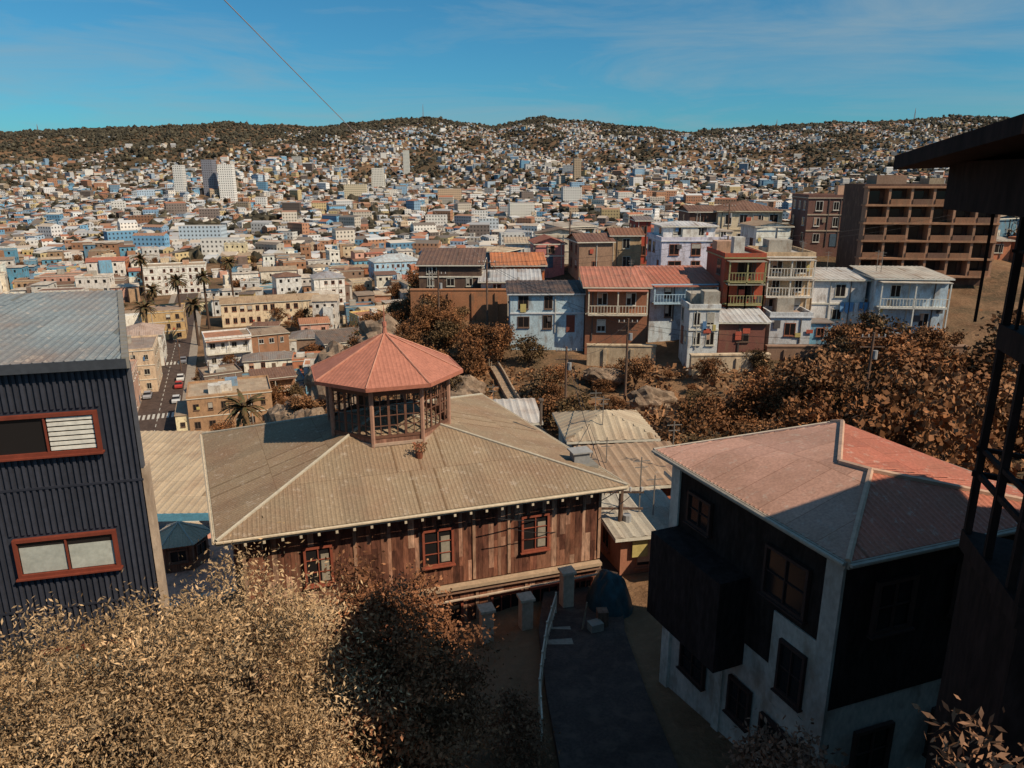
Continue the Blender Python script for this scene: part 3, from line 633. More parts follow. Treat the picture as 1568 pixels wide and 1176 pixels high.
for i in range(6):
    roof_poly(mb,[kp(1.75,-19.75,i),kp(1.75,-19.75,i+1),(kx,ky,-18.95)],(.62,.48,.33),.25,.02); mb.beam(kp(1.75,-19.73,i),(kx,ky,-18.92),.04,T_,(.5,.47,.4),5)
    w0,w1=kp(1.45,0,i),kp(1.45,0,i+1); aa,LL=unit(w0,w1); n_=(aa[1],-aa[0])
    mb.fbox(w0,aa,n_,0,LL,-.05,0,-21.5,-19.8,W_,(.3,.14,.09)); window(mb,w0,aa,n_,LL/2,-20.4,LL*.6,.7,(.24,.12,.08),2,1,.03,.04)
mb.build('garden_kiosk',origin=(kx,ky,-21.5))
# ------------------------------------------------------------------ alley + fence + tarp
def strip(name,pts,w,off,mat,sub=2.):
    P=[];
    for i in range(len(pts)-1):
        p,q_=pts[i],pts[i+1];L=math.hypot(q_[0]-p[0],q_[1]-p[1]);k=max(1,int(L/sub))
        for j in range(k): P.append((p[0]+(q_[0]-p[0])*j/k,p[1]+(q_[1]-p[1])*j/k))
    P.append(pts[-1]); V=[]
    for i,p in enumerate(P):
        a_,_=unit(P[max(0,i-1)],P[min(len(P)-1,i+1)]); n_=(-a_[1],a_[0])
        z=max(h1(p[0]+n_[0]*t,p[1]+n_[1]*t) for t in (-w/2,0,w/2))+off
        for t in (-w/2,w/2): V+= [(p[0]+n_[0]*t,p[1]+n_[1]*t,z),(p[0]+n_[0]*t,p[1]+n_[1]*t,z-1)]
    mb=MB()
    for i in range(len(P)-1):
        b=i*4; mb.face([V[b+2],V[b],V[b+4],V[b+6]],0,(.3,.25,.2)); mb.face([V[b],V[b+1],V[b+5],V[b+4]],0,(.3,.25,.2)); mb.face([V[b+2],V[b+6],V[b+7],V[b+3]],0,(.3,.25,.2))
    return mb.build(name,[mat],origin=(P[0][0],P[0][1],0))
strip('alley_road',[(3.4,33),(3.0,28),(2.6,24),(2.7,20),(3.0,15),(2.6,8)],3.2,.15,ASPH,1.)
mb=MB()
for k in range(9):
    y=26.2-k*.45; z=h1(1.6,y)+.2; mb.box(1.75,y,z-1,.9,.46,1.0+.12*(k%2),.1,P_,(.32,.25,.19))
mb.build('alley_steps',origin=(1.7,24,-16))
mb=MB(); pts=[(1.7,25.3),(1.25,23),(1.0,21),(.85,19.4),(.85,17.5)]
for i in range(len(pts)-1):
    p,q_=pts[i],pts[i+1]
    zz=[h1(*p)+.1,h1(*q_)+.1]
    for hh in (.5,1.05): mb.beam((p[0],p[1],zz[0]+hh),(q_[0],q_[1],zz[1]+hh),.035,T_,(.6,.48,.36))
    for k in range(8):
        t=k/8; x,y,z=p[0]+(q_[0]-p[0])*t,p[1]+(q_[1]-p[1])*t,zz[0]+(zz[1]-zz[0])*t; mb.beam((x,y,z-.3),(x,y,z+(1.15 if k%4==0 else 1.0)),.05 if k%4==0 else .02,T_,(.6,.48,.36))
mb.build('railing_fence',origin=(1.2,22,-16))
TARP=attr_mat('tarpaulin',base=(.018,.05,.058),s1=1.5,amp=.4,bump=.3,rough=.55)
gxs=np.linspace(-1,1,30);XX,YY=np.meshgrid(gxs,gxs); rr=np.sqrt(XX**2+YY**2)
ZZ=1.35*np.clip(1-rr**3,-.2,1)+.16*snoise(XX,YY,.35,3)+.1*snoise(XX,YY,.13,9)
co=np.stack([3.9+XX*.95,26.2+YY*1.3,-16.6+ZZ],-1).reshape(-1,3); ii=np.arange(900).reshape(30,30)
q=np.stack([ii[:-1,:-1],ii[:-1,1:],ii[1:,1:],ii[1:,:-1]],-1).reshape(-1,4)
obj('tarp_covered_stack',np_mesh('tarp',co,q,[TARP],smooth=True))
for (x,y) in ((3.1,24.0),(2.3,27.8)):
    mb=MB(); z=h1(x,y)+.1; mb.box(x,y,z,.5,.4,.45,.4,T_,(.3,.25,.2)); mb.box(x+.3,y+.4,z,.4,.4,.7,.1,W_,(.2,.12,.08)); mb.beam((x-.5,y,z),(x-.3,y+.3,z+1.1),.04,W_,(.3,.2,.13)); mb.build('stacked_crates',origin=(x,y,z))
house('shed_with_metal_roof',5.9,45,-17.6,5,5,2.2,.1,(.38,.36,.32),'hip',(.46,.37,.26),1,found=8)
house('small_blue_house',-.2,52,-19.4,3.6,4,2.5,.1,(.18,.40,.55),'shed',(.5,.46,.42),1,found=6,rise=.4)
house('tan_roof_house',6.6,36.5,-17.4,4.8,4.5,2.6,.15,(.45,.16,.09),'shed',(.38,.26,.17),1,found=6,rise=.3)
house('corrugated_shed',5.9,31.4,-17.2,3.0,3.6,2.1,.2,(.42,.18,.11),'shed',(.46,.41,.33),1,found=5,rise=.2)
house('garden_outbuilding',9.8,30,-15.6,3.4,5,2.2,.2,(.4,.28,.2),'shed',(.3,.2,.14),1,found=5,rise=.3)
# ------------------------------------------------------------------ spur houses
S=[
('cream_mansion',35.3,46,128,11,-11.8,-5.6,-.05,(.74,.61,.42),'hip',(.17,.09,.06),2,dict(rise=1.6,win=(1.3,1.6),trim=(.6,.5,.35))),
('brown_annex_house',30.6,35.2,130,9,-11.6,-5.8,0,(.16,.085,.06),'gable',(.15,.08,.055),2,{}),
('white_lavender_house',20.4,30,103,9,-13.3,-8.6,.04,(.66,.62,.7),'flat',(.5,.5,.5),2,dict(win=(1.5,1.7),trim=(.7,.68,.68))),
('rooftop_white_storey',21.2,28.6,106,6,-8.4,-6.7,.04,(.7,.68,.68),'hip',(.55,.55,.55),1,dict(found=.2,rise=.5)),
('brick_apartment_house',48.3,57,122,10,-11,-3.4,-.1,(.2,.1,.08),'flat',(.4,.34,.27),3,dict(trim=(.5,.4,.3))),
('pink_house',3.4,8.0,118,7,-14,-10.2,.1,(.6,.23,.2),'gablef',(.22,.08,.06),2,{}),
('dark_gable_house',9.5,14.6,112,7,-14.2,-9.4,.15,(.34,.21,.14),'gable',(.16,.08,.06),2,{}),
('tan_house',15.2,19.7,114,7,-14,-8.6,.0,(.48,.33,.19),'gable',(.22,.1,.06),2,{}),
('red_gable_house',19.6,21.8,118,8,-13,-6.6,.0,(.42,.07,.045),'gable',(.2,.18,.18),2,{}),
('orange_house',-2.8,4.5,106,6,-15.2,-12.2,.05,(.55,.16,.055),'shed',(.48,.17,.07),1,{}),
('dark_roof_house',-12.2,-4,97,9,-14.2,-11.1,.0,(.10,.06,.045),'shed',(.13,.075,.055),2,dict(rise=1.3)),
('grey_roof_house',-4.0,3.5,95,6,-15.4,-13.0,.0,(.45,.42,.38),'shed',(.42,.42,.42),1,dict(rise=.8)),
('white_blue_low_house',-.3,8.3,85,7,-17.6,-13,.03,(.46,.57,.62),'shed',(.045,.038,.038),2,dict(rise=.5,trim=(.6,.6,.6))),
('red_roof_brick_house',8.6,15.7,84,8,-18.3,-12.1,-.03,(.30,.125,.07),'shed',(.45,.17,.11),2,dict(rise=1.3,balc=1,trim=(.62,.54,.42))),
('white_blue_trim_house',16,23.8,86,8,-16.4,-12,.04,(.58,.65,.69),'shed',(.42,.14,.085),2,dict(rise=1.1,balc=1,trim=(.4,.54,.64))),
('brick_house_with_balcony',24.1,28.6,84,8,-16.6,-8.9,.0,(.40,.085,.045),'flat',(.3,.3,.25),3,dict(balc=2,trim=(.3,.27,.13),win=(1.3,1.5))),
('beige_terraced_house',29.1,34.7,85,8,-15.5,-8.9,-.05,(.58,.41,.25),'flat',(.5,.45,.4),3,dict(balc=1,trim=(.68,.62,.54))),
('white_terrace_lower',28.9,33.4,81,4,-18,-15.1,-.05,(.6,.6,.6),'flat',(.4,.3,.25),1,dict(trim=(.65,.65,.65))),
('white_box_house',35.0,41,85,7,-17,-11.4,-.05,(.7,.66,.62),'shed',(.5,.48,.45),2,dict(rise=.5,gap=3)),
('white_blue_house',41.6,49.4,83,8,-17.5,-11,-.1,(.44,.54,.62),'shed',(.5,.45,.38),2,dict(rise=.4,balc=2,trim=(.62,.6,.54))),
('white_lattice_house',19.0,22.2,78,4,-18,-13.7,.0,(.62,.62,.6),'flat',(.5,.5,.5),2,dict(gap=1.2,win=(.7,1.3))),
('low_red_shack',22.6,27.6,79,4,-18.6,-15.2,.0,(.2,.08,.06),'shed',(.5,.5,.5),1,dict(balc=0)),
]
for (nm,x0,x1,y0,dp,zb_,zt2,rot,wall,rf,rc,fl,kw) in S:
    kw=dict(kw); kw.setdefault('found',5); house(nm,(x0+x1)/2,y0+dp/2,zb_,x1-x0,dp,zt2-zb_,rot,wall,rf,rc,fl,**kw)
mb=MB(); bx0,by=48.6,104; zb_=-13.4; o=(bx0,by);LLb=17.4
ax_,ay_=(.995,-.1),(.1,.995)
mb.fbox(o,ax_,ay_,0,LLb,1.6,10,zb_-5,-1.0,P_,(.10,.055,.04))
for k in range(6):
    z=zb_+k*2.4; 
    mb.fbox(o,ax_,ay_,-.2,LLb+.2,-.2,1.6,z-.12,z+.14,P_,(.36,.19,.11))
    if k<5:
        for j in range(6):
            x=LLb*j/6
            if (j*3+k)%4: mb.fbox(o,ax_,ay_,x+.2,x+LLb/6-.2,-.1,.0,z+.14,z+.85,P_,(.28,.14,.08) if (j+k)%2 else (.18,.1,.07))
        for j in range(7):
            x=LLb*j/6; mb.fbox(o,ax_,ay_,max(0,x-.16),x+.16,.0,1.6,z+.14,z+2.28,P_,(.38,.21,.13))
            if j<6: mb.fbox(o,ax_,ay_,x+.7,x+2.1,1.54,1.62,z+.3,z+1.9,G_,(.02,.02,.02))
mb.fbox(o,ax_,ay_,2,6,3,7,-1.0,.2,P_,(.3,.19,.13)); mb.fbox(o,ax_,ay_,9,11,3,6,-1.0,-.2,P_,(.4,.3,.2))
mb.build('concrete_balcony_block',origin=(bx0,by,zb_))
def rwall(x0,y0,x1,y1,zb_,zt2,col,name='retaining_wall'):
    mb=MB(); a_,L=unit((x0,y0),(x1,y1)); n_=(-a_[1],a_[0]); mb.fbox((x0,y0),a_,n_,0,L,0,.6,zb_,zt2,P_,col); mb.fbox((x0,y0),a_,n_,-.05,L+.05,-.08,.68,zt2,zt2+.15,P_,(col[0]*1.15,col[1]*1.15,col[2]*1.15))
    x=2
    while x<L: mb.fbox((x0,y0),a_,n_,x-.2,x+.2,-.18,0,zb_,zt2-.3,P_,col); x+=3
    mb.build(name,origin=(x0,y0,zb_))
rwall(-13,94,-.6,94,-20,-14,(.38,.17,.085),'brick_retaining_wall')
rwall(8.4,80.5,16,80,-23,-18.2,(.5,.38,.25)); rwall(19,76,27.5,76.5,-22.5,-18.3,(.54,.42,.29)); rwall(28,79,50,79,-21,-18,(.26,.16,.11))
mb=MB(); p0=(-2.1,80,-18.0);p1=(3.6,60,-22.6); a_,L=unit(p0,p1); n_=(-a_[1],a_[0])
for k in range(60):
    s0=L*k/60; z=h1(p0[0]+a_[0]*s0,p0[1]+a_[1]*s0)+.35; mb.fbox(p0,a_,n_,s0,s0+L/60,-.45,.45,z-1.2,z,P_,(.36,.26,.18))
    mb.fbox(p0,a_,n_,s0,s0+L/60,.45,.6,z-1.2,z+.45,P_,(.46,.35,.25))
    if k%3==0:
        mb.beam((p0[0]+a_[0]*s0-n_[0]*.45,p0[1]+a_[1]*s0-n_[1]*.45,z),(p0[0]+a_[0]*s0-n_[0]*.45,p0[1]+a_[1]*s0-n_[1]*.45,z+.9),.04,T_,(.45,.36,.26))
mb.build('hillside_stairs',origin=p0)
def rock(x,y,z,r,seed):
    bm=bmesh.new(); bmesh.ops.create_icosphere(bm,subdivisions=4,radius=1)
    for v in bm.verts:
        c=v.co; k=1+.28*float(snoise(c.x+seed,c.y+c.z*1.3,.8,seed))+.16*float(snoise(c.x+c.z,c.y-seed,.25,seed+3)); v.co=(c.x*k*r[0],c.y*k*r[1],c.z*k*r[2])
    me=bpy.data.meshes.new('rock_outcrop'); bm.to_mesh(me); bm.free(); me.materials.append(ROCK); obj('rock_outcrop',me,(x,y,z))
for i,r_ in enumerate([(-15.5,86,-19.2,(3.6,3.2,2.9)),(-20,85,-24,(4,4,4.4)),(-26,82,-30,(4,3.5,4.4)),(-17,74,-25,(2.3,2.5,2.4)),(14,71,-22,(2.4,1.3,1.6)),(-5,74,-22,(2.4,1.5,1.7)),(10,76,-20.6,(2.2,1.0,1.1)),(-22,76,-27.5,(2.4,2.5,3.2)),(-30,76,-35,(3.5,3,4.2))]): rock(*r_,i+1)
# ------------------------------------------------------------------ town plan
SD=(-.36,.933); S0=(-72.7,142)
def sdist(x,y): return abs((x-S0[0])*SD[1]-(y-S0[1])*SD[0])
pA=(S0[0]-SD[0]*30,S0[1]-SD[1]*30);pB=(S0[0]+SD[0]*230,S0[1]+SD[1]*230)
strip('street_pavement',[pA,pB],13,.30,PAVE,10)
strip('street_road',[pA,pB],8.6,.34,ASPH,10)
mb=MB(); a_=SD;n_=(SD[1],-SD[0])
for k in range(60): mb.fbox(pA,a_,n_,k*4,k*4+2,-.08,.08,-49.66,-49.655,T_,(.45,.42,.37))
for c0 in (38,88):
    for k in range(9): mb.fbox(pA,a_,n_,c0,c0+3.5,-4+k*.95,-3.5+k*.95,-49.66,-49.65,T_,(.5,.47,.42))
mb.build('street_markings',origin=(pA[0],pA[1],-49.6))
def car(x,y,z,rot,col):
    mb=MB(); c,s_=math.cos(rot),math.sin(rot); ax=(c,s_);ay=(-s_,c)
    def P(u,v,w): return (x+ax[0]*u+ay[0]*v,y+ax[1]*u+ay[1]*v,z+w)
    prof=[(-2.1,.3),(-2.15,.75),(-1.9,.92),(-1.35,1.0),(-.8,1.42),(.75,1.45),(1.4,.98),(2.0,.85),(2.12,.6),(2.1,.3)]
    for sgn in (-1,1): mb.face([P(u,sgn*(.85 if w<1.05 else .68),w) for u,w in prof],T_,col)
    for i in range(len(prof)-1):
        (u0,w0),(u1,w1)=prof[i],prof[i+1]; a0=.85 if w0<1.05 else .68;a1=.85 if w1<1.05 else .68
        g=G_ if i in (3,5) else T_
        mb.face([P(u0,-a0,w0),P(u1,-a1,w1),P(u1,a1,w1),P(u0,a0,w0)],g,col)
    for sgn in (-1,1): mb.face([P(-1.2,sgn*.84,1.04),P(-.75,sgn*.72,1.36),P(.7,sgn*.72,1.38),P(1.2,sgn*.84,1.03)],G_,col)
    for u in (-1.3,1.3):
        for sgn in (-1,1): mb.beam(P(u,sgn*.7,.32),P(u,sgn*.9,.32),.32,T_,(.02,.02,.02),10)
    mb.build('parked_car',origin=(x,y,z))
ra=math.atan2(SD[1],SD[0])
for t,off,c in ((20,3.2,(.5,.5,.5)),(26,-3.2,(.3,.3,.32)),(33,3.2,(.4,.05,.04)),(40,3.3,(.6,.58,.55)),(52,-3.2,(.1,.1,.12)),(60,3.2,(.2,.2,.22)),(75,-3.2,(.5,.5,.5))):
    car(S0[0]+SD[0]*t+SD[1]*off,S0[1]+SD[1]*t-SD[0]*off,-49.66,ra,c)
rot=-math.atan2(SD[0],SD[1])
K=[('brick_warehouse',-59,148,16,12,7.5,(.42,.25,.14),'flat',(.42,.32,.22),2,{}),
('corner_shop_building',-92,176,9,16,10.5,(.64,.47,.32),'flat',(.3,.24,.2),3,{}),
('pink_town_building',-88,158,8,12,9,(.6,.36,.26),'flat',(.4,.3,.24),3,{}),
('white_town_building',-102,200,10,14,9,(.78,.72,.62),'hip',(.4,.3,.25),3,{}),
('long_cream_building',-86,262,34,14,8,(.72,.56,.37),'hip',(.4,.28,.17),2,dict(win=(1.3,1.8),rise=1.4)),
('white_blue_townhouse',-75,300,12,12,11,(.78,.73,.66),'hip',(.3,.3,.32),3,{}),
('ochre_building',-112,235,12,14,9,(.55,.36,.17),'flat',(.35,.25,.18),3,{}),
('white_block_building',-150,330,26,14,12,(.78,.74,.66),'flat',(.4,.3,.2),4,{}),
('blue_hall_building',-60,380,24,16,9,(.4,.58,.7),'hip',(.45,.5,.52),2,{})]
occ=[(s_[1]-1.5,s_[2]+1.5,s_[3]-2,s_[3]+s_[4]+2) for s_ in S]+[(46,68,100,118)]
for (nm,x,y,w,d,h,wall,rf,rc,fl,kw) in K:
    house(nm,x,y,-50,w,d,h,rot,wall,rf,rc,fl,found=1,**kw); r=max(w,d)*.55; occ.append((x-r,x+r,y-r,y+r))
mass=MB(); cnt=0
def place(x,y,w,d,h,rt,plan):
    global cnt
    for (a0,a1,b0,b1) in occ:
        if a0-w/2<x<a1+w/2 and b0-d/2<y<b1+d/2: return
    wall=rnd.choice(WALLS); k=rnd.uniform(.8,1.12); wall=tuple(min(.8,c*k) for c in wall)
    rf=rnd.choice(['flat','hip','gable','shed','flat'] if plan else ['flat','shed','gable','hip','gablef'])
    fl=max(1,int(h/2.8)); zg=h1(x,y)
    kw=dict(found=5,balc=rnd.choice([0,0,0,1]) ,rise=min(w,d)*rnd.uniform(.06,.18))
    if y<240: house('town_house' if plan else 'hillside_house',x,y,zg,w,d,h,rt,wall,rf,rnd.choice(ROOFS),fl,**kw)
    else:
        kw['balc']=0; house('',x,y,zg,w,d,h,rt,wall,rf,rnd.choice(ROOFS),fl,mb=mass,simple=True,**kw)
        if rnd.random()<.6:
            q=rnd.uniform(2,6); mass.box(x+rnd.uniform(-w,w)*.6,y-d*.4,zg-3,q,q*rnd.uniform(.6,1.3),3+h*rnd.uniform(.2,1.15),rt+.1,P_,rnd.choice(WALLS))
    cnt+=1
for i in range(-16,30):
    for j in range(-4,34):
        u=i*12.3+rnd.uniform(-3,3); v=j*11.5+rnd.uniform(-3,3)
        if j%4==3 and rnd.random()<.5: continue
        x=S0[0]+SD[1]*u+SD[0]*v; y=S0[1]-SD[0]*u+SD[1]*v
        if y<112 or y>470 or sdist(x,y)<13 or abs(x)>.8*y+20: continue
        if near_h(np.array(x),np.array(y))>-47: continue
        if rnd.random()<.12: continue
        place(x,y,rnd.choice([6,8,10,12,16])*rnd.uniform(.9,1.05),rnd.uniform(6,11),rnd.choice([3,3.5,4,5.5,6,6,8,10.5]),rot+rnd.uniform(-.2,.2),True)
y=117.
while y<470:
    x=-60.
    while x<.8*y+20:
        xx=x+rnd.uniform(-2.5,2.5);yy=y+rnd.uniform(-3,3)
        if near_h(np.array(xx),np.array(yy))>-47 and not(xx<-16 and yy<150) and rnd.random()<.86:
            place(xx,yy,rnd.uniform(5,9),rnd.uniform(5,8.5),rnd.choice([2.8,3,4,5,5.5,6,7.5]),rnd.uniform(-.5,.5),False)
        x+=rnd.uniform(8.5,11.5)
    y+=rnd.uniform(9.,11)
mass.build('city_houses_mass',origin=(0,350,-40))
# ------------------------------------------------------------------ distant houses
far=MB(); rg=np.random.RandomState(9)
def farhouse(x,y,z,w,d,h,rt,wc,rc,kind):
    c,s_=math.cos(rt),math.sin(rt)
    def P(u,v,q): return (x+c*u-s_*v,y+s_*u+c*v,q)
    W,D=w/2,d/2; zb=z-5; zt=z+h
    cs=[(-W,-D),(W,-D),(W,D),(-W,D)]; ln=[w,d,w,d]
    for i in range(4):
        p,q_=cs[i],cs[(i+1)%4]
        far.face([P(*p,zb),P(*q_,zb),P(*q_,zt),P(*p,zt)],0,wc,[(0,-5),(ln[i],-5),(ln[i],h),(0,h)])
    if kind==0: far.face([P(*p,zt) for p in cs],0,rc)
    elif kind==1:
        r=zt+min(w,d)*.22; far.face([P(-W,-D,zt),P(W,-D,zt),P(W,0,r),P(-W,0,r)],0,rc); far.face([P(W,D,zt),P(-W,D,zt),P(-W,0,r),P(W,0,r)],0,rc)
        far.face([P(W,-D,zt),P(W,D,zt),P(W,0,r)],0,wc); far.face([P(-W,-D,zt),P(-W,D,zt),P(-W,0,r)],0,wc)
    else: far.face([P(-W,-D,zt),P(W,-D,zt),P(W,D,zt+1.3),P(-W,D,zt+1.3)],0,rc)
xs=[];ys=[]
y=455.
while y<3480:
    sp=12. if y<900 else (14 if y<1700 else 16.5)
    n=int(1.56*y/sp); x=np.linspace(-.78*y,.78*y,n)+rg.uniform(-sp*.5,sp*.5,n)
    xs.append(x);ys.append(np.full(n,y)+rg.uniform(-sp*.65,sp*.65,n)); y+=sp*1.1
xs=np.concatenate(xs);ys=np.concatenate(ys); zs=H(xs,ys)
veg=.95*snoise(xs+.2*ys,ys*.5,130,30)+.6*snoise(xs,ys,40,12)+np.clip((ys-2000)/1500,0,1)*.45+np.clip((ys-3200)/280,0,1)*.55+np.clip((-xs-350)/800,0,1)*np.clip((ys-1700)/800,0,1)*1.1
keep=(veg<.40+rg.uniform(-.3,.3,len(xs)))
FW=[(.76,.71,.64),(.68,.60,.50),(.52,.40,.28),(.79,.76,.71),(.38,.47,.56),(.38,.20,.12),(.62,.48,.26),(.24,.36,.48),(.72,.69,.64),(.2,.16,.14),(.5,.26,.16),(.18,.36,.52),(.74,.72,.70),(.62,.61,.6)]  # wall colours paled and greyed, distance haze put into the palette
FR=[(.32,.18,.12),(.44,.36,.29),(.17,.14,.12),(.34,.33,.33),(.54,.48,.41),(.36,.15,.09),(.5,.49,.48)]
tx=[]
for x,y,z,k,vg in zip(xs,ys,zs,keep,veg):
    if k:
        wc=FW[rnd.randrange(14)]; g=rnd.uniform(.55,1.1); wc=(min(.8,wc[0]*g),min(.8,wc[1]*g),min(.8,wc[2]*g))
        big=rnd.random()<(.05 if y<2000 else .02)
        farhouse(x,y,z,(rnd.uniform(5,10.5) if not big else rnd.uniform(13,22)),rnd.uniform(6,10),(rnd.choice([2.6,3,3,4.5,5.5,6]) if not big else rnd.uniform(7,13)),rnd.uniform(-.8,.8),wc,FR[rnd.randrange(7)],rnd.randrange(3))
    p_=.36 if k else (.95 if vg<1.3 else .6)
    if rnd.random()<p_: tx.append((x+rnd.uniform(-6,6),y-rnd.uniform(3,7)))
    if (not k) and rnd.random()<.6: tx.append((x+rnd.uniform(-9,9),y+rnd.uniform(-7,7)))
for (x,y,w,d,h,c) in ((-372,1000,18,16,46,(.8,.76,.7)),(-398,1010,14,18,44,(.22,.22,.25)),(-440,1015,12,14,38,(.66,.64,.6)),(-236,1350,20,16,42,(.66,.62,.54)),(-262,1500,26,16,30,(.6,.55,.45)),(-240,1750,14,14,60,(.6,.58,.52)),(-215,1050,30,16,20,(.62,.52,.36)),(-90,1100,34,16,18,(.6,.42,.28)),(70,900,22,16,20,(.62,.6,.56)),(10,800,26,16,16,(.7,.66,.58)),(-20,640,16,14,14,(.5,.55,.58)),(110,1300,12,12,40,(.42,.32,.22)),(-230,560,30,16,14,(.48,.56,.62)),(-185,480,24,14,12,(.7,.66,.6)),(-70,700,20,14,14,(.7,.66,.6)),(0,500,16,14,12,(.6,.58,.54))):
    farhouse(x,y,h1(x,y),w,d,h,.1,c,(.4,.38,.35),0)
far.build('distant_hillside_houses',[FAR],origin=(0,1500,0))
bm=bmesh.new(); bmesh.ops.create_icosphere(bm,subdivisions=1,radius=1)
bv=np.array([v.co[:] for v in bm.verts]);bf=np.array([[v.index for v in f.verts] for f in bm.faces]);bm.free()
tx=np.array(tx); extra=rg.uniform(-.78,.78,2600); ey=3450+rg.uniform(-90,60,2600); keepx=snoise(extra*ey,ey*0,180,5)>.05
tx=np.concatenate([tx,np.stack([extra*ey,ey],1)[keepx]])
n=len(tx); tz=H(tx[:,0],tx[:,1]); sz=rg.uniform(1.6,5.2,n)*(1+tx[:,1]/6500)
jit=1+.35*rg.normal(size=(n,len(bv),1))*.7
co=bv[None]*jit*np.stack([sz,sz,sz*rg.uniform(.6,1.1,n)],1)[:,None,:]+np.stack([tx[:,0],tx[:,1],tz+sz*.4],1)[:,None,:]
q=(bf[None]+(np.arange(n)*len(bv))[:,None,None]).reshape(-1,3)
cb=np.array((.06,.05,.032))*rg.uniform(.5,1.6,(n,1)); colr=np.repeat(cb,len(bf),0)*rg.uniform(.6,1.4,(n*len(bf),1))
obj('distant_trees',np_mesh('distant_trees',co.reshape(-1,3),q,[LEAF],None,colr,k=3))
# ------------------------------------------------------------------ trees
for k in range(190):
    x=rnd.uniform(-5,75);y=rnd.uniform(48,78)
    if abs(x-(3.6-(y-60)*.285))<1.6 : continue
    if x<12 and y<58: continue
    if 7<x<17 and rnd.random()<.35: continue
    tree(x,y,rnd.uniform(.3,1.15),rnd.choice([0,0,2,3,3,5,1]))
for (x,y,s) in ((34,62,1.6),(27,60,1.4),(22,62,1.3),(40,60,1.7),(30,66,1.5),(45,62,1.6),(16,60,1.1),(36,68,1.5),(26,42,1.5),(31,46,1.6),(36,50,1.7),(28,52,1.4),(21,50,1.2)): tree(x,y,s,rnd.choice([0,3,2,0]))
for k in range(140):
    y=rnd.uniform(62,115); x=rnd.uniform(-44,-6)
    if h1(x,y)>-17 and x>-12: continue
    tree(x,y,rnd.uniform(.3,.95),rnd.choice([0,2,3,5]))
for (x,y) in ((-8,86),(-4,84),(-1,82),(-11,88),(-5,80),(2,80),(-9,78),(-6,74)): tree(x,y,.9,rnd.choice([1,3,5,0]))
for k in range(460):
    y=rnd.uniform(115,450); x=rnd.uniform(-.75*y,.75*y)
    if sdist(x,y)<8: continue
    tree(x,y,rnd.uniform(.6,1.7),rnd.choice([1,3,4,5,0]))
for (x,y,s) in ((-11.5,21,.7),(-14,26,.6),(12,25.5,.9),(15,24,1.1),(18,28,1.3),(17,20,1.2),(20,34,1.4),(14,32,1.0),(11,40,1.0)): tree(x,y,s,rnd.choice([0,3,1]))
n=30000; rg=np.random.RandomState(4)
gx_=rg.uniform(-45,70,n);gy_=rg.uniform(44,92,n); m=(snoise(gx_,gy_,6,2)>-.3)&~((gx_>-1)&(gy_>79))&(abs(gx_-(3.6-(gy_-60)*.285))>.8); gx_=gx_[m];gy_=gy_[m];n=len(gx_)
gz=H(gx_,gy_); c=np.stack([gx_,gy_,gz+rg.uniform(0,.6,n)],1)
a_=rg.normal(size=(n,3))*.2; b_=rg.normal(size=(n,3))*.15
co=np.stack([c-a_,c+b_,c+a_,c-b_],1).reshape(-1,3)
cl=np.array((.30,.15,.072))*rg.uniform(.35,1.5,(n,1))
obj('dry_scrub',np_mesh('dry_scrub',co,np.arange(n*4).reshape(n,4),[LEAF],None,cl))
def palm_mesh(seed,Hh):
    r=random.Random(seed); mb=MB()
    for k in range(8): mb.beam((math.sin(k*.2)*.2,0,Hh*k/8),(math.sin((k+1)*.2)*.2,0,Hh*(k+1)/8),.45-.015*k,0,(.1,.07,.05),7,.44-.015*k)
    for k in range(54):
        t=r.uniform(0,6.28); el=r.uniform(-.6,1.2); L=r.uniform(3.2,4.6); p=np.array((.2,0,Hh)); d=np.array((math.cos(t)*math.cos(el),math.sin(t)*math.cos(el),math.sin(el)))
        sd=np.array((-math.sin(t),math.cos(t),0))
        for j in range(6):
            q_=p+d*L/6; d=d+np.array((0,0,-.22)); d/=np.linalg.norm(d); w=.5*(1-abs(j-2)/5)
            for sg in (-1,1): mb.face([tuple(p),tuple(q_),tuple(q_+sd*sg*w+np.array((0,0,-.15))),tuple(p+sd*sg*w*.9+np.array((0,0,-.15)))],1,(.12*r.uniform(.6,1.2),.075,.035))
            p=q_
    me=mb.build('palm_tree',[BARK,LEAF],origin=(0,0,0)); d_=me.data; bpy.data.objects.remove(me); return d_
pm=[palm_mesh(1,13),palm_mesh(2,18)]
for (x,y,k) in ((-108,215,0),(-108,238,1),(-96,221,0),(-103,247,1),(-122,250,0),(-45,118,0),(-110,290,1),(-150,300,1)): obj('palm_tree',pm[k],(x,y,-50.2),x)
# ------------------------------------------------------------------ poles, wires, masts
def pole(x,y,z0,h,name='utility_pole'):
    mb=MB(); mb.beam((x,y,z0-1),(x,y,z0+h),.14,W_,(.16,.1,.07),8,.1)
    for k in (0,.8): mb.beam((x-1,y,z0+h-.4-k),(x+1,y,z0+h-.4-k),.06,W_,(.12,.08,.06))
    for k in (-.9,-.4,.4,.9): mb.beam((x+k,y,z0+h-.36),(x+k,y,z0+h-.16),.05,T_,(.5,.48,.45),6)
    mb.beam((x+.3,y,z0+h-2.2),(x+.3,y,z0+h-1.5),.2,T_,(.3,.3,.3),8)
    mb.build(name,origin=(x,y,z0))
def cable(p,q,sag,r,name='overhead_cable',col=(.03,.025,.025)):
    mb=MB(); p=np.array(p,float);q=np.array(q,float);K_=24
    pts=[p+(q-p)*t+np.array((0,0,-sag*4*t*(1-t))) for t in np.linspace(0,1,K_+1)]
    for i in range(K_): mb.beam(pts[i],pts[i+1],r,T_,col,4)
    mb.build(name,origin=tuple(p))
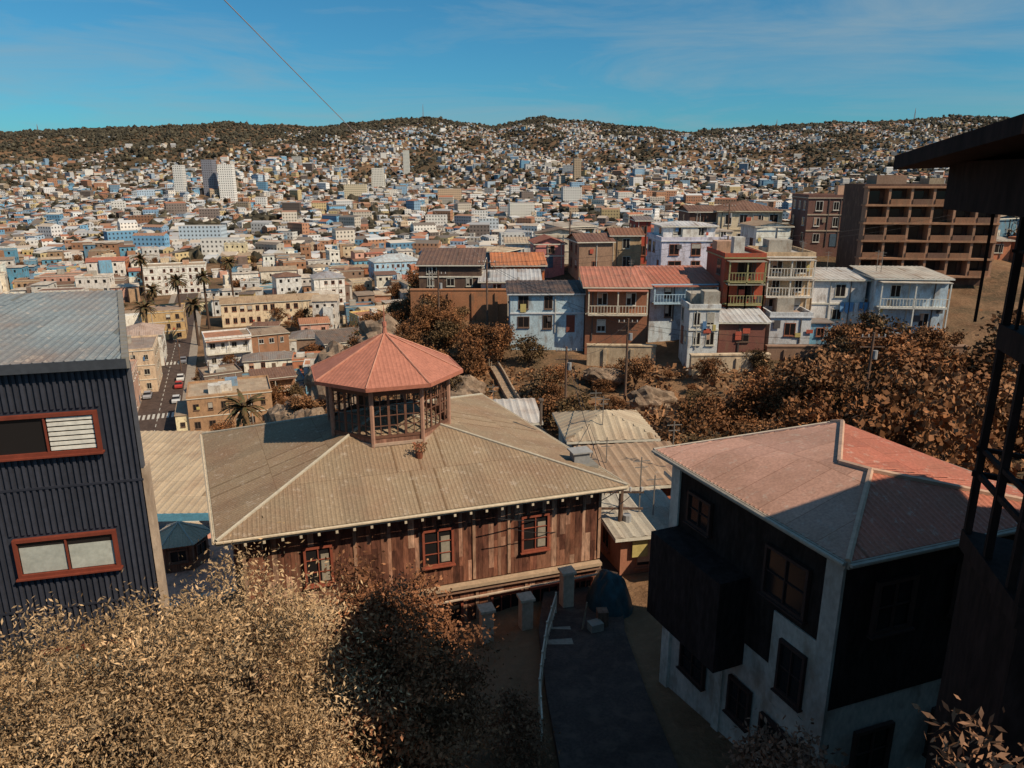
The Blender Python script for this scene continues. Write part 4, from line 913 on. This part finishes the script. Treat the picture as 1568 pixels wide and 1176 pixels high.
pole(-3,88,-18.6,9.2); pole(11.5,72,-21,7.5); pole(5,66,-22,7); pole(29,58,-20,8); pole(-9,90,-17.5,6.5); pole(26.5,92,-15,8)
for (x,y) in ((-70,165),(-88,190),(-30,170),(-50,220),(10,130),(35,122),(60,140),(90,150),(-110,270)): pole(x,y,h1(x,y),9)
cable((-8.5,-10,10.3),(-3,88,-9.7),.3,.013,col=(.3,.26,.25))
for (p,q_) in (((-3,88,-9.8),(11.5,72,-13.9)),((11.5,72,-13.9),(29,58,-12.4)),((-9,90,-11.4),(-3,88,-9.8)),((-3,88,-9.8),(26.5,92,-7.4)),((5,66,-15.4),(11.5,72,-14)),((4,27.5,-12.4),(5,66,-15.4)),((26.5,92,-7.4),(60,103,-5)),((-.5,25.8,-12.6),(4.9,30.5,-13.4))):
    cable(p,q_,.6,.02); cable((p[0]+.4,p[1],p[2]-.4),(q_[0]+.4,q_[1],q_[2]-.4),.8,.015)
pole(4.9,30.5,-16.8,3.6,'short_pole')
def mast(x,y,h):
    mb=MB(); z=h1(x,y)
    for k in range(3):
        t=k*2.1; mb.beam((x+3*math.cos(t),y+3*math.sin(t),z-2),(x,y,z+h),.7,T_,(.3,.15,.12),4,.4)
    for k in range(1,8): zz=z+h*k/8; mb.beam((x-3*(1-k/8),y,zz),(x+3*(1-k/8),y,zz+1),.4,T_,(.5,.4,.38))
    mb.build('radio_mast',origin=(x,y,z))
mast(-395,3480,55); mast(1790,3480,48); mast(1180,3480,30); mast(-2100,3450,30); mast(-1180,3480,20)
mb=MB()
for k in range(7):
    x=38+k*.55; mb.face([(x,84.7,-14),(x+.45,84.7,-14),(x+.42,84.75,-15.1-.3*(k%2)),(x+.03,84.72,-15.1)],T_,rnd.choice([(.1,.25,.45),(.6,.6,.62),(.15,.3,.5)]))
mb.beam((37.8,84.7,-13.98),(42,84.7,-13.98),.02,T_,(.2,.2,.2)); mb.build('laundry_line',origin=(38,84.7,-15))
# ------------------------------------------------------------------ light, sky, camera
sd=np.array((.62,-.36,.70)); sd/=np.linalg.norm(sd)
sun=bpy.data.lights.new('sun','SUN'); sun.energy=5.0; sun.angle=math.radians(.5); sun.color=(1,.85,.65)
so=bpy.data.objects.new('sun',sun); link(so)
so.rotation_euler=Vector(sd).to_track_quat('Z','Y').to_euler(); so.location=(40,-30,60)
w=bpy.data.worlds.new('World'); scene.world=w; w.use_nodes=True; nt=w.node_tree
bg=nt.nodes['Background']; sky=N(nt,'ShaderNodeTexSky'); sky.sky_type='NISHITA'; sky.sun_disc=False
sky.sun_elevation=math.asin(sd[2]); sky.sun_rotation=math.radians(120); sky.air_density=1.0; sky.dust_density=.5; sky.ozone_density=3
c=mixc(nt,1,sky.outputs[0],(.33,.90,1.10),'MULTIPLY')
tc=N(nt,'ShaderNodeTexCoord'); mp=N(nt,'ShaderNodeMapping'); mp.inputs['Scale'].default_value=(1.6,1.6,12); mp.inputs['Rotation'].default_value=(0,.12,0); nt.links.new(tc.outputs['Generated'],mp.inputs[0])
nz=N(nt,'ShaderNodeTexNoise'); nz.inputs['Scale'].default_value=1.7; nz.inputs['Detail'].default_value=9; nz.inputs['Roughness'].default_value=.62; nz.inputs['Distortion'].default_value=.6; nt.links.new(mp.outputs[0],nz.inputs[0])
c=mixc(nt,ramp01(nt,nz.outputs[0],.42,.72,0,.6),c,(3.6,4.8,5.5))
nt.links.new(c,bg.inputs[0]); bg.inputs[1].default_value=.08
cam=bpy.data.cameras.new('camera'); cam.sensor_width=36; cam.lens=36*1130/1568; cam.clip_start=.1; cam.clip_end=40000
co_=bpy.data.objects.new('camera',cam); link(co_); co_.location=(0,0,0); co_.rotation_euler=(math.radians(90-15.7),0,0)
scene.camera=co_
scene.view_settings.view_transform='Standard'; scene.view_settings.look='None'; scene.view_settings.exposure=0
print('houses',cnt,'far faces',len(far.f))
